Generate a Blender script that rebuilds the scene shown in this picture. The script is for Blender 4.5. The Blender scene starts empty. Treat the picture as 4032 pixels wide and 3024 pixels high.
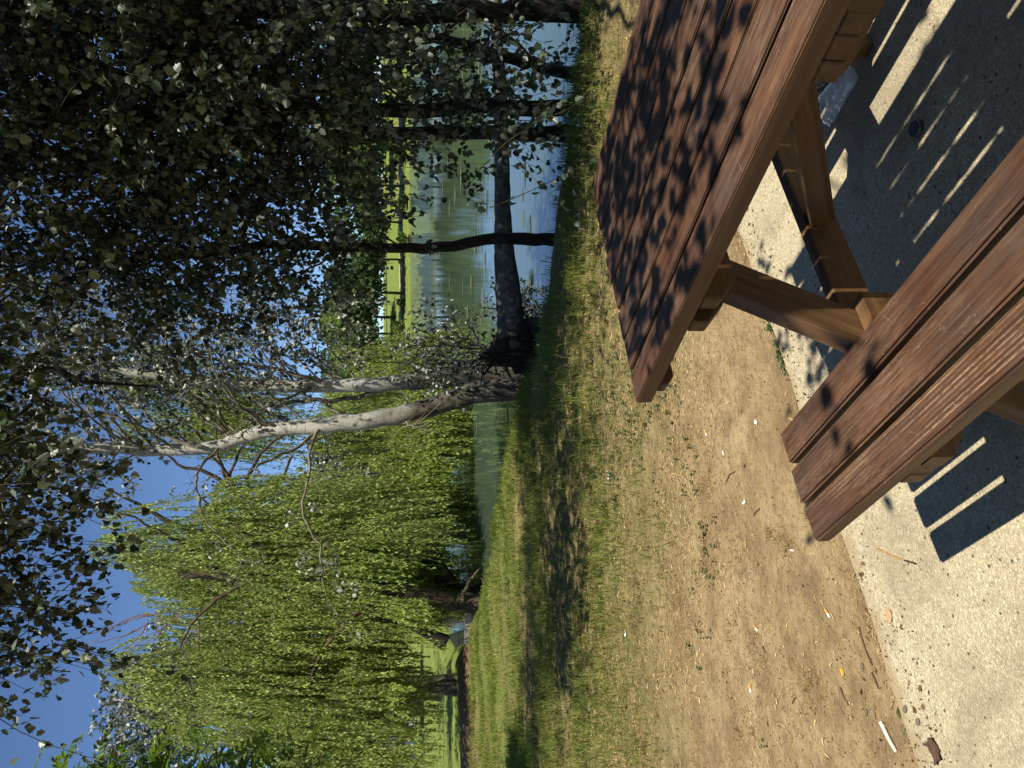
import bpy, bmesh, math, random
import numpy as np
from mathutils import Vector, Matrix

rng = np.random.default_rng(11)
random.seed(5)
scene = bpy.context.scene
COL = scene.collection
PI = math.pi

# ------------------------------------------------------------------ camera numbers (portrait phone held upright, picture stored on its side)
CAM_H, CAM_F, CAM_P, CAM_R = 1.2817, 3029.0, 0.1432, -0.0078


def ray(u, v):
    """direction through pixel (u right, v down) of the upright 1659 x 2212 view"""
    a = (u * 1.8228 - 1512) ; b = (v * 1.8228 - 2016)
    cr, sr = math.cos(-CAM_R), math.sin(-CAM_R)
    a, b = (a * cr - b * sr) / CAM_F, (a * sr + b * cr) / CAM_F
    c, s = math.cos(CAM_P), math.sin(CAM_P)
    return np.array([a, c - b * s, -s - b * c])


def at(u, v, y):
    """world point seen at (u, v) at forward distance y"""
    d = ray(u, v)
    return np.array([0, 0, CAM_H]) + d * (y / d[1])


def on(u, v, z=0.0):
    """world point on the level z seen at (u, v)"""
    d = ray(u, v)
    return np.array([0, 0, CAM_H]) + d * ((z - CAM_H) / d[2])


# ------------------------------------------------------------------ small helpers
def tag(o, label=None, cat=None, group=None, kind=None):
    if label: o['label'] = label
    if cat: o['category'] = cat
    if group: o['group'] = group
    if kind: o['kind'] = kind
    return o


def empty(name, loc, rz=0.0):
    o = bpy.data.objects.new(name, None)
    o.empty_display_size = 0.1
    COL.objects.link(o)
    o.location = loc
    o.rotation_euler = (0, 0, rz)
    return o


class MB:
    """collects numpy pieces and links them as ONE mesh object"""

    def __init__(self):
        self.v = []; self.f = []; self.n = 0

    def add(self, verts, faces, mat=0, smooth=False):
        verts = np.asarray(verts, dtype=np.float64).reshape(-1, 3)
        faces = np.asarray(faces, dtype=np.int64)
        self.v.append(verts)
        self.f.append((faces + self.n, mat, smooth))
        self.n += len(verts)

    def build(self, name, mats, parent=None, origin=None):
        v = np.concatenate(self.v)
        if origin is not None:
            v = v - np.asarray(origin)
        me = bpy.data.meshes.new(name)
        me.vertices.add(len(v))
        me.vertices.foreach_set('co', v.astype(np.float32).ravel())
        loops = np.concatenate([f.ravel() for f, _, _ in self.f])
        tot = np.concatenate([np.full(len(f), f.shape[1]) for f, _, _ in self.f])
        mi = np.concatenate([np.full(len(f), m) for f, m, _ in self.f])
        sm = np.concatenate([np.full(len(f), s) for f, _, s in self.f])
        me.loops.add(len(loops))
        me.loops.foreach_set('vertex_index', loops.astype(np.int32))
        me.polygons.add(len(tot))
        start = np.concatenate([[0], np.cumsum(tot)[:-1]])
        me.polygons.foreach_set('loop_start', start.astype(np.int32))
        me.polygons.foreach_set('material_index', mi.astype(np.int32))
        me.polygons.foreach_set('use_smooth', sm.astype(bool))
        me.update(calc_edges=True)
        me.validate()
        if not isinstance(mats, (list, tuple)): mats = [mats]
        for m in mats: me.materials.append(m)
        o = bpy.data.objects.new(name, me)
        COL.objects.link(o)
        if origin is not None: o.location = origin
        if parent is not None: o.parent = parent
        return o


def unit(a):
    a = np.asarray(a, float)
    return a / np.maximum(np.linalg.norm(a, axis=-1, keepdims=True), 1e-9)


def spline(pts, n):
    """Catmull-Rom through pts (columns beyond 3 are interpolated too)"""
    p = np.asarray(pts, float)
    p = np.vstack([2 * p[0] - p[1], p, 2 * p[-1] - p[-2]])
    out = []
    m = len(p) - 3
    for t in np.linspace(0, m - 1e-6, n):
        i = int(t); u = t - i
        a, b, c, d = p[i:i + 4]
        out.append(0.5 * (2 * b + (c - a) * u + (2 * a - 5 * b + 4 * c - d) * u * u + (3 * b - a - 3 * c + d) * u ** 3))
    return np.array(out)


def tube(mb, path, rad, sides=8, mat=0, lump=0.0, cap=True):
    path = np.asarray(path, float); n = len(path)
    rad = np.broadcast_to(np.asarray(rad, float), (n,)).copy()
    t = unit(np.gradient(path, axis=0))
    ref = np.array([0.31, 0.87, 0.12]) if abs(t[0][2]) > 0.6 else np.array([0.05, 0.1, 1.0])
    a = unit(np.cross(t, ref)); b = np.cross(t, a)
    ang = np.linspace(0, 2 * PI, sides, endpoint=False)
    r = rad[:, None] * (1 + lump * (rng.random((n, sides)) - 0.5))
    ring = path[:, None, :] + r[..., None] * (np.cos(ang)[None, :, None] * a[:, None, :] + np.sin(ang)[None, :, None] * b[:, None, :])
    v = ring.reshape(-1, 3)
    i = np.arange(n - 1)[:, None] * sides; j = np.arange(sides)[None, :]; k = (j + 1) % sides
    f = np.stack([i + j, i + k, i + sides + k, i + sides + j], -1).reshape(-1, 4)
    mb.add(v, f, mat, True)
    if cap:
        mb.add(ring[-1], np.arange(sides)[None, :], mat)
        mb.add(ring[0], np.arange(sides)[None, ::-1], mat)


def twigs(mb, paths, r0, r1, mat=0):
    """many thin three-sided tubes at once; paths (n, k, 3)"""
    n, k, _ = paths.shape
    rad = np.linspace(r0, r1, k)
    off = np.array([[1, 0, .3], [-.5, .86, -.3], [-.5, -.86, 0]])
    v = paths[:, :, None, :] + rad[None, :, None, None] * off[None, None]
    base = (np.arange(n)[:, None, None] * k + np.arange(k - 1)[None, :, None]) * 3
    j = np.arange(3)[None, None, :]; q = (j + 1) % 3
    f = np.stack([base + j, base + q, base + 3 + q, base + 3 + j], -1).reshape(-1, 4)
    mb.add(v.reshape(-1, 3), f, mat, True)


def rand_dir(n):
    return unit(rng.normal(size=(n, 3)))


# leaf outlines (x across, y along); left half, the right half mirrors it
POPLAR = np.array([[-.30, .02], [-.47, .20], [-.38, .36], [-.52, .50], [-.30, .64], [-.24, .86]])
OVAL = np.array([[-.36, .14], [-.47, .42], [-.28, .76]])
LANCE = np.array([[-.13, .25], [-.15, .55]])
ASH = np.array([[-.2, .25], [-.22, .55], [-.1, .85]])


def leaves(mb, pos, axis, normal, size, outline, mat=0, fold=0.28, droop=0.18):
    """one folded two-halved leaf per position, all as part of one mesh"""
    n = len(pos)
    if n == 0: return
    k = len(outline)
    tx = np.concatenate([[0], [0], outline[:, 0], -outline[:, 0]])
    ty = np.concatenate([[0], [1], outline[:, 1], outline[:, 1]])
    axis = unit(axis); side = unit(np.cross(axis, normal)); nor = np.cross(side, axis)
    size = np.broadcast_to(size, (n,))
    wid = size * rng.uniform(.8, 1.1, n)
    fo = fold * rng.uniform(.3, 1.6, n); dr = droop * rng.uniform(-.6, 1.8, n)
    jit = 1 + .16 * (rng.random((n, len(tx))) - .5)
    X = wid[:, None] * tx[None] * jit
    Y = size[:, None] * ty[None] * np.where(tx == 0, 1, jit)
    Z = np.abs(X) * fo[:, None] - size[:, None] * dr[:, None] * (ty ** 2)[None]
    v = pos[:, None, :] + X[..., None] * side[:, None] + Y[..., None] * axis[:, None] + Z[..., None] * nor[:, None]
    m = len(tx)
    lf = np.concatenate([[0], np.arange(2, 2 + k), [1]])[::-1]
    rf = np.concatenate([[0], np.arange(2 + k, 2 + 2 * k), [1]])
    base = (np.arange(n) * m)[:, None]
    f = np.concatenate([base + lf[None], base + rf[None]])
    mb.add(v.reshape(-1, 3), f, mat, False)


def sprays(mb, P, D, length, per, size, outline, leafmat=0, twigmat=1, droop=.35, hang=.55, spread=.05, rt=.004):
    """leafy twigs: P starts, D directions"""
    n = len(P)
    if n == 0: return
    L = length * rng.uniform(.6, 1.3, n)
    k = 5
    t = np.linspace(0, 1, k)
    down = np.array([0, 0, -1.0])
    wob = rng.normal(size=(n, 3)) * .12
    path = P[:, None] + (L[:, None] * t[None])[..., None] * D[:, None] + (L[:, None] * (t ** 2)[None])[..., None] * (down[None] * droop + wob)[:, None]
    twigs(mb, path, rt, rt * .4, twigmat)
    tt = rng.uniform(.12, 1.05, (n, per))
    q = P[:, None] + (L[:, None] * tt)[..., None] * D[:, None] + (L[:, None] * tt ** 2)[..., None] * (down[None] * droop + wob)[:, None]
    q = q.reshape(-1, 3)
    m = len(q)
    out = rand_dir(m)
    q = q + out * spread * rng.uniform(.2, 1, m)[:, None]
    ax = unit(out * .7 + np.repeat(D, per, 0) * .35 + down * hang)
    nor = unit(rng.normal(size=(m, 3)) + np.array([0, 0, .5]))
    leaves(mb, q, ax, nor, size * rng.uniform(.55, 1.15, m), outline, leafmat)


def ellipsoid_points(c, r, n, inner=0.0):
    d = rand_dir(n)
    rad = (inner ** 3 + (1 - inner ** 3) * rng.random(n)) ** (1 / 3)
    return np.asarray(c) + d * rad[:, None] * np.asarray(r)


def vnoise(x, y, seed=0):
    """smooth value noise in the plane"""
    x = np.asarray(x, float); y = np.asarray(y, float)
    xi = np.floor(x).astype(np.int64); yi = np.floor(y).astype(np.int64)
    fx = x - xi; fy = y - yi
    fx = fx * fx * (3 - 2 * fx); fy = fy * fy * (3 - 2 * fy)

    def hsh(i, j):
        h = (i * 374761393 + j * 668265263 + seed * 974634541) & 0xffffffff
        h = ((h ^ (h >> 13)) * 1274126177) & 0xffffffff
        return ((h ^ (h >> 16)) & 0xffff) / 65535.0
    return (hsh(xi, yi) * (1 - fx) + hsh(xi + 1, yi) * fx) * (1 - fy) + (hsh(xi, yi + 1) * (1 - fx) + hsh(xi + 1, yi + 1) * fx) * fy


# ------------------------------------------------------------------ materials
class NT:
    def __init__(self, name):
        self.m = bpy.data.materials.new(name)
        self.m.use_nodes = True
        self.t = self.m.node_tree
        self.t.nodes.clear()
        self.out = self.t.nodes.new('ShaderNodeOutputMaterial')

    def n(self, typ, **kw):
        nd = self.t.nodes.new('ShaderNode' + typ)
        for k, v in kw.items():
            if k in nd.inputs.keys() or isinstance(k, int): nd.inputs[k].default_value = v
            else: setattr(nd, k, v)
        return nd

    def l(self, a, b): self.t.links.new(a, b)

    def noise(self, vec, scale, detail=4, rough=.55, dist=0):
        nd = self.n('TexNoise')
        nd.inputs['Scale'].default_value = scale; nd.inputs['Detail'].default_value = detail
        nd.inputs['Roughness'].default_value = rough; nd.inputs['Distortion'].default_value = dist
        if vec is not None: self.l(vec, nd.inputs['Vector'])
        return nd.outputs['Fac']

    def ramp(self, fac, stops, interp='LINEAR'):
        nd = self.n('ValToRGB'); cr = nd.color_ramp; cr.interpolation = interp
        while len(cr.elements) < len(stops): cr.elements.new(.5)
        for e, (p, c) in zip(cr.elements, stops):
            e.position = p
            e.color = (c, c, c, 1) if isinstance(c, (int, float)) else (*c, 1)
        self.l(fac, nd.inputs['Fac'])
        return nd.outputs['Color']

    def mix(self, fac, a, b, mode='MIX'):
        nd = self.n('Mix', data_type='RGBA', blend_type=mode)
        if isinstance(fac, (int, float)): nd.inputs[0].default_value = fac
        else: self.l(fac, nd.inputs[0])
        for i, x in ((6, a), (7, b)):
            if isinstance(x, tuple): nd.inputs[i].default_value = (*x, 1)
            else: self.l(x, nd.inputs[i])
        return nd.outputs[2]

    def math(self, op, a, b=None, clamp=False):
        nd = self.n('Math', operation=op); nd.use_clamp = clamp
        for i, x in ((0, a), (1, b)):
            if x is None: continue
            if isinstance(x, (int, float)): nd.inputs[i].default_value = x
            else: self.l(x, nd.inputs[i])
        return nd.outputs[0]

    def coord(self, kind='Object', scale=(1, 1, 1), rnd=False):
        tc = self.n('TexCoord'); mp = self.n('Mapping')
        mp.inputs['Scale'].default_value = scale
        self.l(tc.outputs[kind], mp.inputs['Vector'])
        if rnd:
            oi = self.n('ObjectInfo')
            mu = self.n('VectorMath', operation='SCALE')
            cx = self.n('CombineXYZ')
            for k in range(3): self.l(oi.outputs['Random'], cx.inputs[k])
            self.l(cx.outputs[0], mu.inputs[0]); mu.inputs['Scale'].default_value = 37.0
            self.l(mu.outputs[0], mp.inputs['Location'])
        return mp.outputs['Vector']

    def principled(self, color, rough=.6, spec=.3, bump=None, bstr=.3, bdist=.005, **kw):
        p = self.n('BsdfPrincipled')
        if isinstance(color, tuple): p.inputs['Base Color'].default_value = (*color, 1)
        else: self.l(color, p.inputs['Base Color'])
        if isinstance(rough, (int, float)): p.inputs['Roughness'].default_value = rough
        else: self.l(rough, p.inputs['Roughness'])
        p.inputs['Specular IOR Level'].default_value = spec
        for k, v in kw.items(): p.inputs[k].default_value = v
        if bump is not None:
            b = self.n('Bump'); b.inputs['Strength'].default_value = bstr; b.inputs['Distance'].default_value = bdist
            self.l(bump, b.inputs['Height']); self.l(b.outputs['Normal'], p.inputs['Normal'])
        self.l(p.outputs[0], self.out.inputs['Surface'])
        return p


def wood_mat(name, worn):
    k = NT(name)
    c = k.coord('Object', (1, 1, 1), True)
    g = k.coord('Object', (1.3, 26, 26), True)
    fine = k.coord('Object', (4.0, 150, 150), True)
    big = k.noise(c, 4.5, 4, .6)
    grain = k.noise(g, 2.4, 6, .6, .35)
    fg = k.noise(fine, 2.0, 3, .6)
    base = k.ramp(grain, [(.22, (.028, .013, .007)), (.42, (.064, .028, .014)), (.58, (.108, .049, .024)), (.80, (.19, .098, .050))])
    base = k.mix(k.ramp(big, [(.40, 0), (.72, .7)]), base, (.080, .056, .043))
    red = k.noise(k.coord('Object', (1.6, 9, 9), True), 2.2, 3)
    base = k.mix(k.ramp(red, [(.52, 0), (.75, .5)]), base, (.17, .070, .028))
    base = k.mix(k.ramp(fg, [(.3, .6), (.58, 0)]), base, (.022, .010, .007))
    # annual rings standing pale where the stain is worn through
    wv = k.n('TexWave', wave_type='BANDS', bands_direction='Y')
    wv.inputs['Scale'].default_value = 22; wv.inputs['Distortion'].default_value = 2.2
    wv.inputs['Detail'].default_value = 2; wv.inputs['Detail Scale'].default_value = .5
    k.l(k.coord('Object', (.12, 1.6, 1.0), True), wv.inputs['Vector'])
    band = k.ramp(wv.outputs['Fac'], [(.5, 0), (.8, 1)])
    area = k.ramp(k.noise(k.coord('Object', (.8, 15, 7), True), 1.6, 3), [(.42, 0), (.58, 1)] if worn else [(.55, 0), (.7, 1)])
    spk = k.ramp(k.noise(k.coord('Object', (36, 190, 160), True), 1.6, 3, .7), [(.36, 0), (.58, 1)])
    f = k.math('MULTIPLY', k.math('MULTIPLY', band, area), spk)
    base = k.mix(k.math('MULTIPLY', f, .75 if worn else .22), base, (.40, .27, .155))
    # scratches and scuffs
    sc = k.n('TexVoronoi', feature='DISTANCE_TO_EDGE'); sc.inputs['Scale'].default_value = 15
    k.l(k.coord('Object', (.55, 2.6, 1), True), sc.inputs['Vector'])
    s1 = k.ramp(sc.outputs['Distance'], [(0, 1), (.006, 0)])
    s2 = k.ramp(k.noise(c, 13, 3, .7), [(.54, 0), (.60, 1)])
    base = k.mix(k.math('MULTIPLY', k.math('MULTIPLY', s1, s2), .55), base, (.42, .30, .19))
    wk = k.ramp(k.noise(k.coord('Object', (60, 170, 90), True), 1.0, 4, .75), [(.64, 0), (.72, 1)])
    wm = k.ramp(k.noise(c, 8, 4, .65), [(.47, 0), (.60, 1)])
    base = k.mix(k.math('MULTIPLY', k.math('MULTIPLY', wk, wm), .8), base, (.50, .44, .40))
    rub = k.math('MULTIPLY', k.ramp(k.noise(c, 3.2, 4, .6), [(.48, 0), (.66, 1)]), k.ramp(k.noise(k.coord('Object', (8, 70, 60), True), 2.2, 4, .7), [(.42, 0), (.62, 1)]))
    base = k.mix(k.math('MULTIPLY', rub, .42), base, (.27, .18, .115))
    # dark weathered streaks and knots
    dsr = k.ramp(k.noise(k.coord('Object', (3.0, 30, 30), True), 1.5, 4, .6), [(.56, 0), (.70, .75)])
    base = k.mix(dsr, base, (.030, .019, .017))
    kn = k.n('TexVoronoi', feature='F1'); kn.inputs['Scale'].default_value = 3.2
    k.l(k.coord('Object', (1.0, 2.2, 2.2), True), kn.inputs['Vector'])
    knot = k.ramp(k.math('FRACT', k.math('MULTIPLY', kn.outputs['Distance'], 26)), [(.2, 1), (.6, .35)])
    knot = k.math('MULTIPLY', knot, k.ramp(kn.outputs['Distance'], [(.05, 1), (.10, 0)]))
    base = k.mix(k.math('MULTIPLY', knot, .75), base, (.045, .020, .014))
    h = k.math('ADD', k.math('MULTIPLY', grain, .6), k.math('MULTIPLY', fg, .5))
    h = k.math('ADD', h, k.math('MULTIPLY', f, .4 if worn else .15))
    rough = k.ramp(k.noise(c, 9, 3), [(.3, .42), (.7, .62)])
    k.principled(base, rough, .32, h, .5, .0022)
    return k.m


def timber_mat(name):
    """smoother stained timber of legs, beams and plank sides"""
    k = NT(name)
    g = k.coord('Object', (1.2, 22, 22), True)
    grain = k.noise(g, 2.2, 5, .6, .4)
    base = k.ramp(grain, [(.25, (.060, .030, .013)), (.5, (.125, .067, .028)), (.75, (.20, .115, .050))])
    base = k.mix(k.ramp(k.noise(k.coord('Object', (1, 3, 3), True), 4, 3), [(.4, 0), (.75, .6)]), base, (.11, .055, .028))
    k.principled(base, .55, .3, grain, .35, .0018)
    return k.m


def bark_mat(name, dark, mid, pale, scale=14, stretch=.35, pale_from=None, crack=.5):
    """pale_from=(z0, z1): bark turns from rough dark below to smooth pale above"""
    k = NT(name)
    c = k.coord('Object', (1, 1, stretch))
    n1 = k.noise(c, scale, 6, .65, .6)
    base = k.ramp(n1, [(.3, dark), (.5, mid), (.72, pale)])
    v = k.n('TexVoronoi', feature='DISTANCE_TO_EDGE'); v.inputs['Scale'].default_value = scale * .8
    k.l(c, v.inputs['Vector'])
    ck = k.ramp(v.outputs['Distance'], [(0, 1), (.10, 0)])
    base = k.mix(k.math('MULTIPLY', ck, crack), base, tuple(x * .4 for x in dark))
    h = n1
    if pale_from:
        sp = k.n('SeparateXYZ'); tc = k.n('TexCoord'); k.l(tc.outputs['Object'], sp.inputs[0])
        z = k.math('ADD', sp.outputs['Z'], k.math('MULTIPLY', k.noise(k.coord('Object', (1, 1, .6)), 3.5, 5, .65), 1.6))
        mr = k.n('MapRange'); mr.inputs['From Min'].default_value = pale_from[0] + .8; mr.inputs['From Max'].default_value = pale_from[1] + .8
        k.l(z, mr.inputs['Value'])
        lent = k.noise(k.coord('Object', (3, 3, 30)), 4, 3, .6)
        white = k.ramp(lent, [(.33, (.16, .15, .12)), (.42, (.42, .41, .36)), (.7, (.62, .61, .55))])
        gr = k.ramp(k.noise(k.coord('Object', (1, 1, .5)), 6, 4), [(.4, 0), (.7, .55)])
        white = k.mix(gr, white, (.36, .36, .30))
        scar = k.n('TexVoronoi', feature='F1'); scar.inputs['Scale'].default_value = 5.5
        k.l(k.coord('Object', (1, 1, 1.6)), scar.inputs['Vector'])
        scr = k.math('MULTIPLY', k.ramp(scar.outputs['Distance'], [(.12, 1), (.30, 0)]), k.ramp(k.noise(k.coord('Object', (2, 2, 2)), 6, 4, .7), [(.44, 0), (.58, .9)]))
        white = k.mix(scr, white, (.07, .062, .05))
        base = k.mix(mr.outputs[0], base, white)
    k.principled(base, .85, .15, h, .9, .012)
    return k.m


def leaf_mat(name, top, under, var=.5, trans=.3, rough=.45, spec=.35, tcol=None, yellow=None):
    k = NT(name)
    ge = k.n('NewGeometry')
    r = ge.outputs['Random Per Island']
    dk = tuple(x * (1 - var) for x in top); lt = tuple(min(1, x * (1 + var)) for x in top)
    ct = k.ramp(r, [(0, dk), (.5, top), (1, lt)])
    if yellow:
        r2 = k.math('FRACT', k.math('MULTIPLY', r, 37.7))
        ct = k.mix(k.ramp(r2, [(.90, 0), (.98, .8)]), ct, yellow)
    drift = k.ramp(k.noise(k.coord('Object'), 1.1, 3, .6), [(.32, .62), (.68, 1.25)])
    ct = k.mix(1.0, ct, drift, 'MULTIPLY')
    cu = k.ramp(r, [(0, tuple(x * (1 - var * .6) for x in under)), (1, tuple(min(1, x * (1 + var * .5)) for x in under))])
    col = k.mix(ge.outputs['Backfacing'], ct, cu)
    p = k.n('BsdfPrincipled')
    k.l(col, p.inputs['Base Color']); p.inputs['Roughness'].default_value = rough
    p.inputs['Specular IOR Level'].default_value = spec
    tr = k.n('BsdfTranslucent')
    tcol = tcol or tuple(min(1, x * 1.5) for x in top)
    tr.inputs['Color'].default_value = (*tcol, 1)
    ms = k.n('MixShader'); ms.inputs[0].default_value = trans
    k.l(p.outputs[0], ms.inputs[1]); k.l(tr.outputs[0], ms.inputs[2])
    k.l(ms.outputs[0], k.out.inputs['Surface'])
    return k.m


def plain_mat(name, c, rough=.6, spec=.3, nscale=None, c2=None, **kw):
    k = NT(name)
    col = c
    if nscale:
        col = k.ramp(k.noise(k.coord('Object'), nscale, 4, .6), [(.35, c), (.65, c2 or tuple(x * .6 for x in c))])
    k.principled(col, rough, spec, **kw)
    return k.m


M = {}
M['plank'] = wood_mat('stained_plank_wood', False)
M['plank_worn'] = wood_mat('worn_plank_wood', True)


def edge_mat(name, amount):
    k = NT(name)
    g = k.noise(k.coord('Object', (3, 60, 60), True), 3, 4, .65)
    base = k.ramp(g, [(.3, (.06, .028, .016)), (.6, (.14, .066, .036))])
    wear = k.ramp(k.noise(k.coord('Object', (6, 30, 30), True), 3.2, 5, .7), [(.50 - amount * .12, 0), (.62 - amount * .10, .85)])
    base = k.mix(wear, base, (.38, .245, .125))
    k.principled(base, .6, .25)
    return k.m


M['edge'] = edge_mat('plank_edge', .15)
M['edge_worn'] = edge_mat('worn_plank_edge', 1.0)
M['timber'] = timber_mat('stained_timber')
M['bark_dark'] = bark_mat('dark_furrowed_bark', (.012, .010, .008), (.03, .025, .019), (.06, .05, .038), 16)
M['bark_willow'] = bark_mat('brown_willow_bark', (.03, .022, .014), (.075, .055, .035), (.15, .115, .075), 9)
M['bark_poplar'] = bark_mat('white_poplar_bark', (.045, .038, .028), (.10, .088, .066), (.20, .18, .14), 15, .4, (1.05, 1.9))
M['bark_fallen'] = bark_mat('fallen_trunk_bark', (.05, .045, .036), (.12, .11, .09), (.25, .235, .2), 12, 1.0, None, .3)
M['bark_root'] = bark_mat('root_plate_bark', (.015, .011, .008), (.04, .03, .022), (.085, .066, .046), 18, .8)
M['twig_pale'] = plain_mat('pale_twig', (.27, .245, .19), .8, .2, 14, (.13, .11, .08))
M['twig_dark'] = plain_mat('dark_twig', (.055, .043, .03), .8, .2)
M['twig_yellow'] = plain_mat('willow_twig', (.12, .10, .035), .7, .2)
M['leaf_dark'] = leaf_mat('dark_poplar_leaf', (.026, .046, .017), (.125, .150, .108), .5, .08, .42, .4, (.06, .11, .02), (.075, .08, .015))
M['leaf_silver'] = leaf_mat('silver_poplar_leaf', (.06, .075, .045), (.40, .42, .36), .45, .15, .5, .3, (.12, .16, .06))
M['leaf_willow'] = leaf_mat('yellow_green_willow_leaf', (.285, .385, .08), (.35, .43, .17), .35, .38, .45, .35, (.46, .56, .06))
M['leaf_willow_deep'] = leaf_mat('deep_green_willow_leaf', (.22, .30, .05), (.27, .34, .10), .3, .36, .45, .35, (.40, .52, .05))
M['leaf_ash'] = leaf_mat('bright_ash_leaf', (.082, .145, .026), (.13, .19, .06), .45, .38, .4, .4, (.22, .36, .03))
M['leaf_far'] = leaf_mat('far_tree_leaf', (.11, .17, .03), (.13, .18, .05), .45, .25, .6, .2, (.24, .34, .05))
M['leaf_far_deep'] = leaf_mat('far_tree_deep_leaf', (.06, .10, .025), (.08, .12, .04), .45, .25, .6, .2)
M['grass_dry'] = leaf_mat('dry_grass_blade', (.30, .225, .095), (.30, .225, .10), .6, .22, .7, .1, (.36, .28, .11))
M['grass_green'] = leaf_mat('green_grass_blade', (.17, .215, .038), (.17, .215, .05), .45, .3, .6, .15, (.32, .40, .05), (.34, .30, .09))
M['weed'] = leaf_mat('weed_leaf', (.055, .085, .03), (.08, .11, .05), .4, .2, .6, .2)
M['crumb'] = leaf_mat('soil_crumb', (.10, .065, .035), (.10, .065, .035), .8, .0, .9, .1)
M['straw'] = leaf_mat('straw_bits', (.37, .265, .125), (.37, .265, .125), .8, .05, .8, .1)


def ground_material():
    k = NT('park_ground')
    tc = k.n('TexCoord'); co = tc.outputs['Object']
    sp = k.n('SeparateXYZ'); k.l(co, sp.inputs[0])
    X, Y = sp.outputs['X'], sp.outputs['Y']
    n_big = k.noise(co, .55, 4, .6); n_mid = k.noise(co, 2.3, 5, .65); n_fine = k.noise(co, 30, 5, .7); n_grit = k.noise(co, 160, 3, .7)
    sand = k.ramp(n_mid, [(.3, (.265, .185, .095)), (.5, (.375, .275, .145)), (.75, (.47, .36, .20))])
    sand = k.mix(k.ramp(n_fine, [(.34, .65), (.52, 0)]), sand, (.20, .135, .066))
    sand = k.mix(k.ramp(k.noise(co, 5.5, 5, .7), [(.47, 0), (.62, .75)]), sand, (.215, .15, .08))
    sand = k.mix(k.ramp(n_grit, [(.28, .75), (.42, 0)]), sand, (.13, .085, .045))
    sand = k.mix(k.ramp(k.noise(co, 95, 2, .6), [(.66, 0), (.76, .6)]), sand, (.72, .62, .42))
    soil = k.ramp(n_fine, [(.3, (.05, .036, .022)), (.55, (.125, .092, .055)), (.75, (.24, .19, .115))])
    turf = k.ramp(n_fine, [(.28, (.045, .055, .018)), (.5, (.115, .125, .034)), (.72, (.24, .22, .08))])
    lawn = k.ramp(k.noise(co, 1.1, 5, .7), [(.3, (.09, .125, .028)), (.55, (.165, .21, .048)), (.75, (.25, .26, .085))])
    # how far from the slab, wobbled
    d = k.math('ADD', Y, k.math('MULTIPLY', X, -.12))
    d = k.math('ADD', d, k.math('MULTIPLY', k.math('SUBTRACT', n_mid, .5), 1.6))
    d = k.math('ADD', d, k.math('MULTIPLY', k.math('SUBTRACT', n_big, .5), 1.2))
    r1 = k.n('MapRange'); r1.inputs['From Min'].default_value = 3.2; r1.inputs['From Max'].default_value = 4.7; k.l(d, r1.inputs['Value'])
    base = k.mix(k.math('MULTIPLY', r1.outputs[0], k.ramp(k.noise(co, 7, 4, .7), [(.30, .15), (.62, 1)])), sand, turf)
    # bare streaks between the grass
    st = k.noise(k.coord('Object', (.5, 2.2, 1)), 2.0, 4, .65)
    base = k.mix(k.math('MULTIPLY', r1.outputs[0], k.ramp(st, [(.56, 0), (.68, .8)])), base, soil)
    r2 = k.n('MapRange'); r2.inputs['From Min'].default_value = 8.4; r2.inputs['From Max'].default_value = 10.5; k.l(d, r2.inputs['Value'])
    base = k.mix(r2.outputs[0], base, k.mix(.5, turf, lawn))
    # bare bank near the water: height below the meadow
    Z = sp.outputs['Z']
    r3 = k.n('MapRange'); r3.inputs['From Min'].default_value = -.05; r3.inputs['From Max'].default_value = -.16; k.l(k.math('ADD', Z, k.math('MULTIPLY', k.math('SUBTRACT', n_mid, .5), .1)), r3.inputs['Value'])
    base = k.mix(r3.outputs[0], base, soil)
    # far lawn, with a worn path
    r4 = k.n('MapRange'); r4.inputs['From Min'].default_value = 17; r4.inputs['From Max'].default_value = 21; k.l(d, r4.inputs['Value'])
    base = k.mix(r4.outputs[0], base, lawn)
    pth = k.math('ABSOLUTE', k.math('SUBTRACT', k.math('ADD', Y, k.math('MULTIPLY', k.math('SUBTRACT', k.noise(k.coord('Object', (.03, .03, 1)), 1.0, 2), .5), 6)), 141.5))
    base = k.mix(k.math('MULTIPLY', k.math('LESS_THAN', pth, 3.0), k.ramp(k.noise(k.coord('Object', (.3, .6, 1)), 1.0, 4, .7), [(.36, .2), (.55, 1)])), base, (.46, .37, .22))
    # trodden brown earth beneath the willow
    wx = k.math('MULTIPLY', k.math('ADD', X, 7.5), .22); wy = k.math('MULTIPLY', k.math('SUBTRACT', Y, 15.6), .42)
    wd = k.math('SQRT', k.math('ADD', k.math('MULTIPLY', wx, wx), k.math('MULTIPLY', wy, wy)))
    r5 = k.ramp(k.math('ADD', wd, k.math('MULTIPLY', k.math('SUBTRACT', n_mid, .5), .5)), [(.75, 1), (1.0, 0)])
    brown = k.ramp(k.noise(k.coord('Object', (.35, 2.6, 1)), 2.2, 4, .65), [(.35, (.10, .065, .038)), (.6, (.26, .175, .105)), (.75, (.36, .26, .16))])
    base = k.mix(r5, base, brown)
    h = k.math('ADD', n_fine, k.math('MULTIPLY', n_grit, .5))
    h = k.math('ADD', h, k.math('MULTIPLY', k.noise(co, 9, 4, .6), 2.2))
    k.principled(base, .95, .08, h, 1.0, .016)
    return k.m


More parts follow.
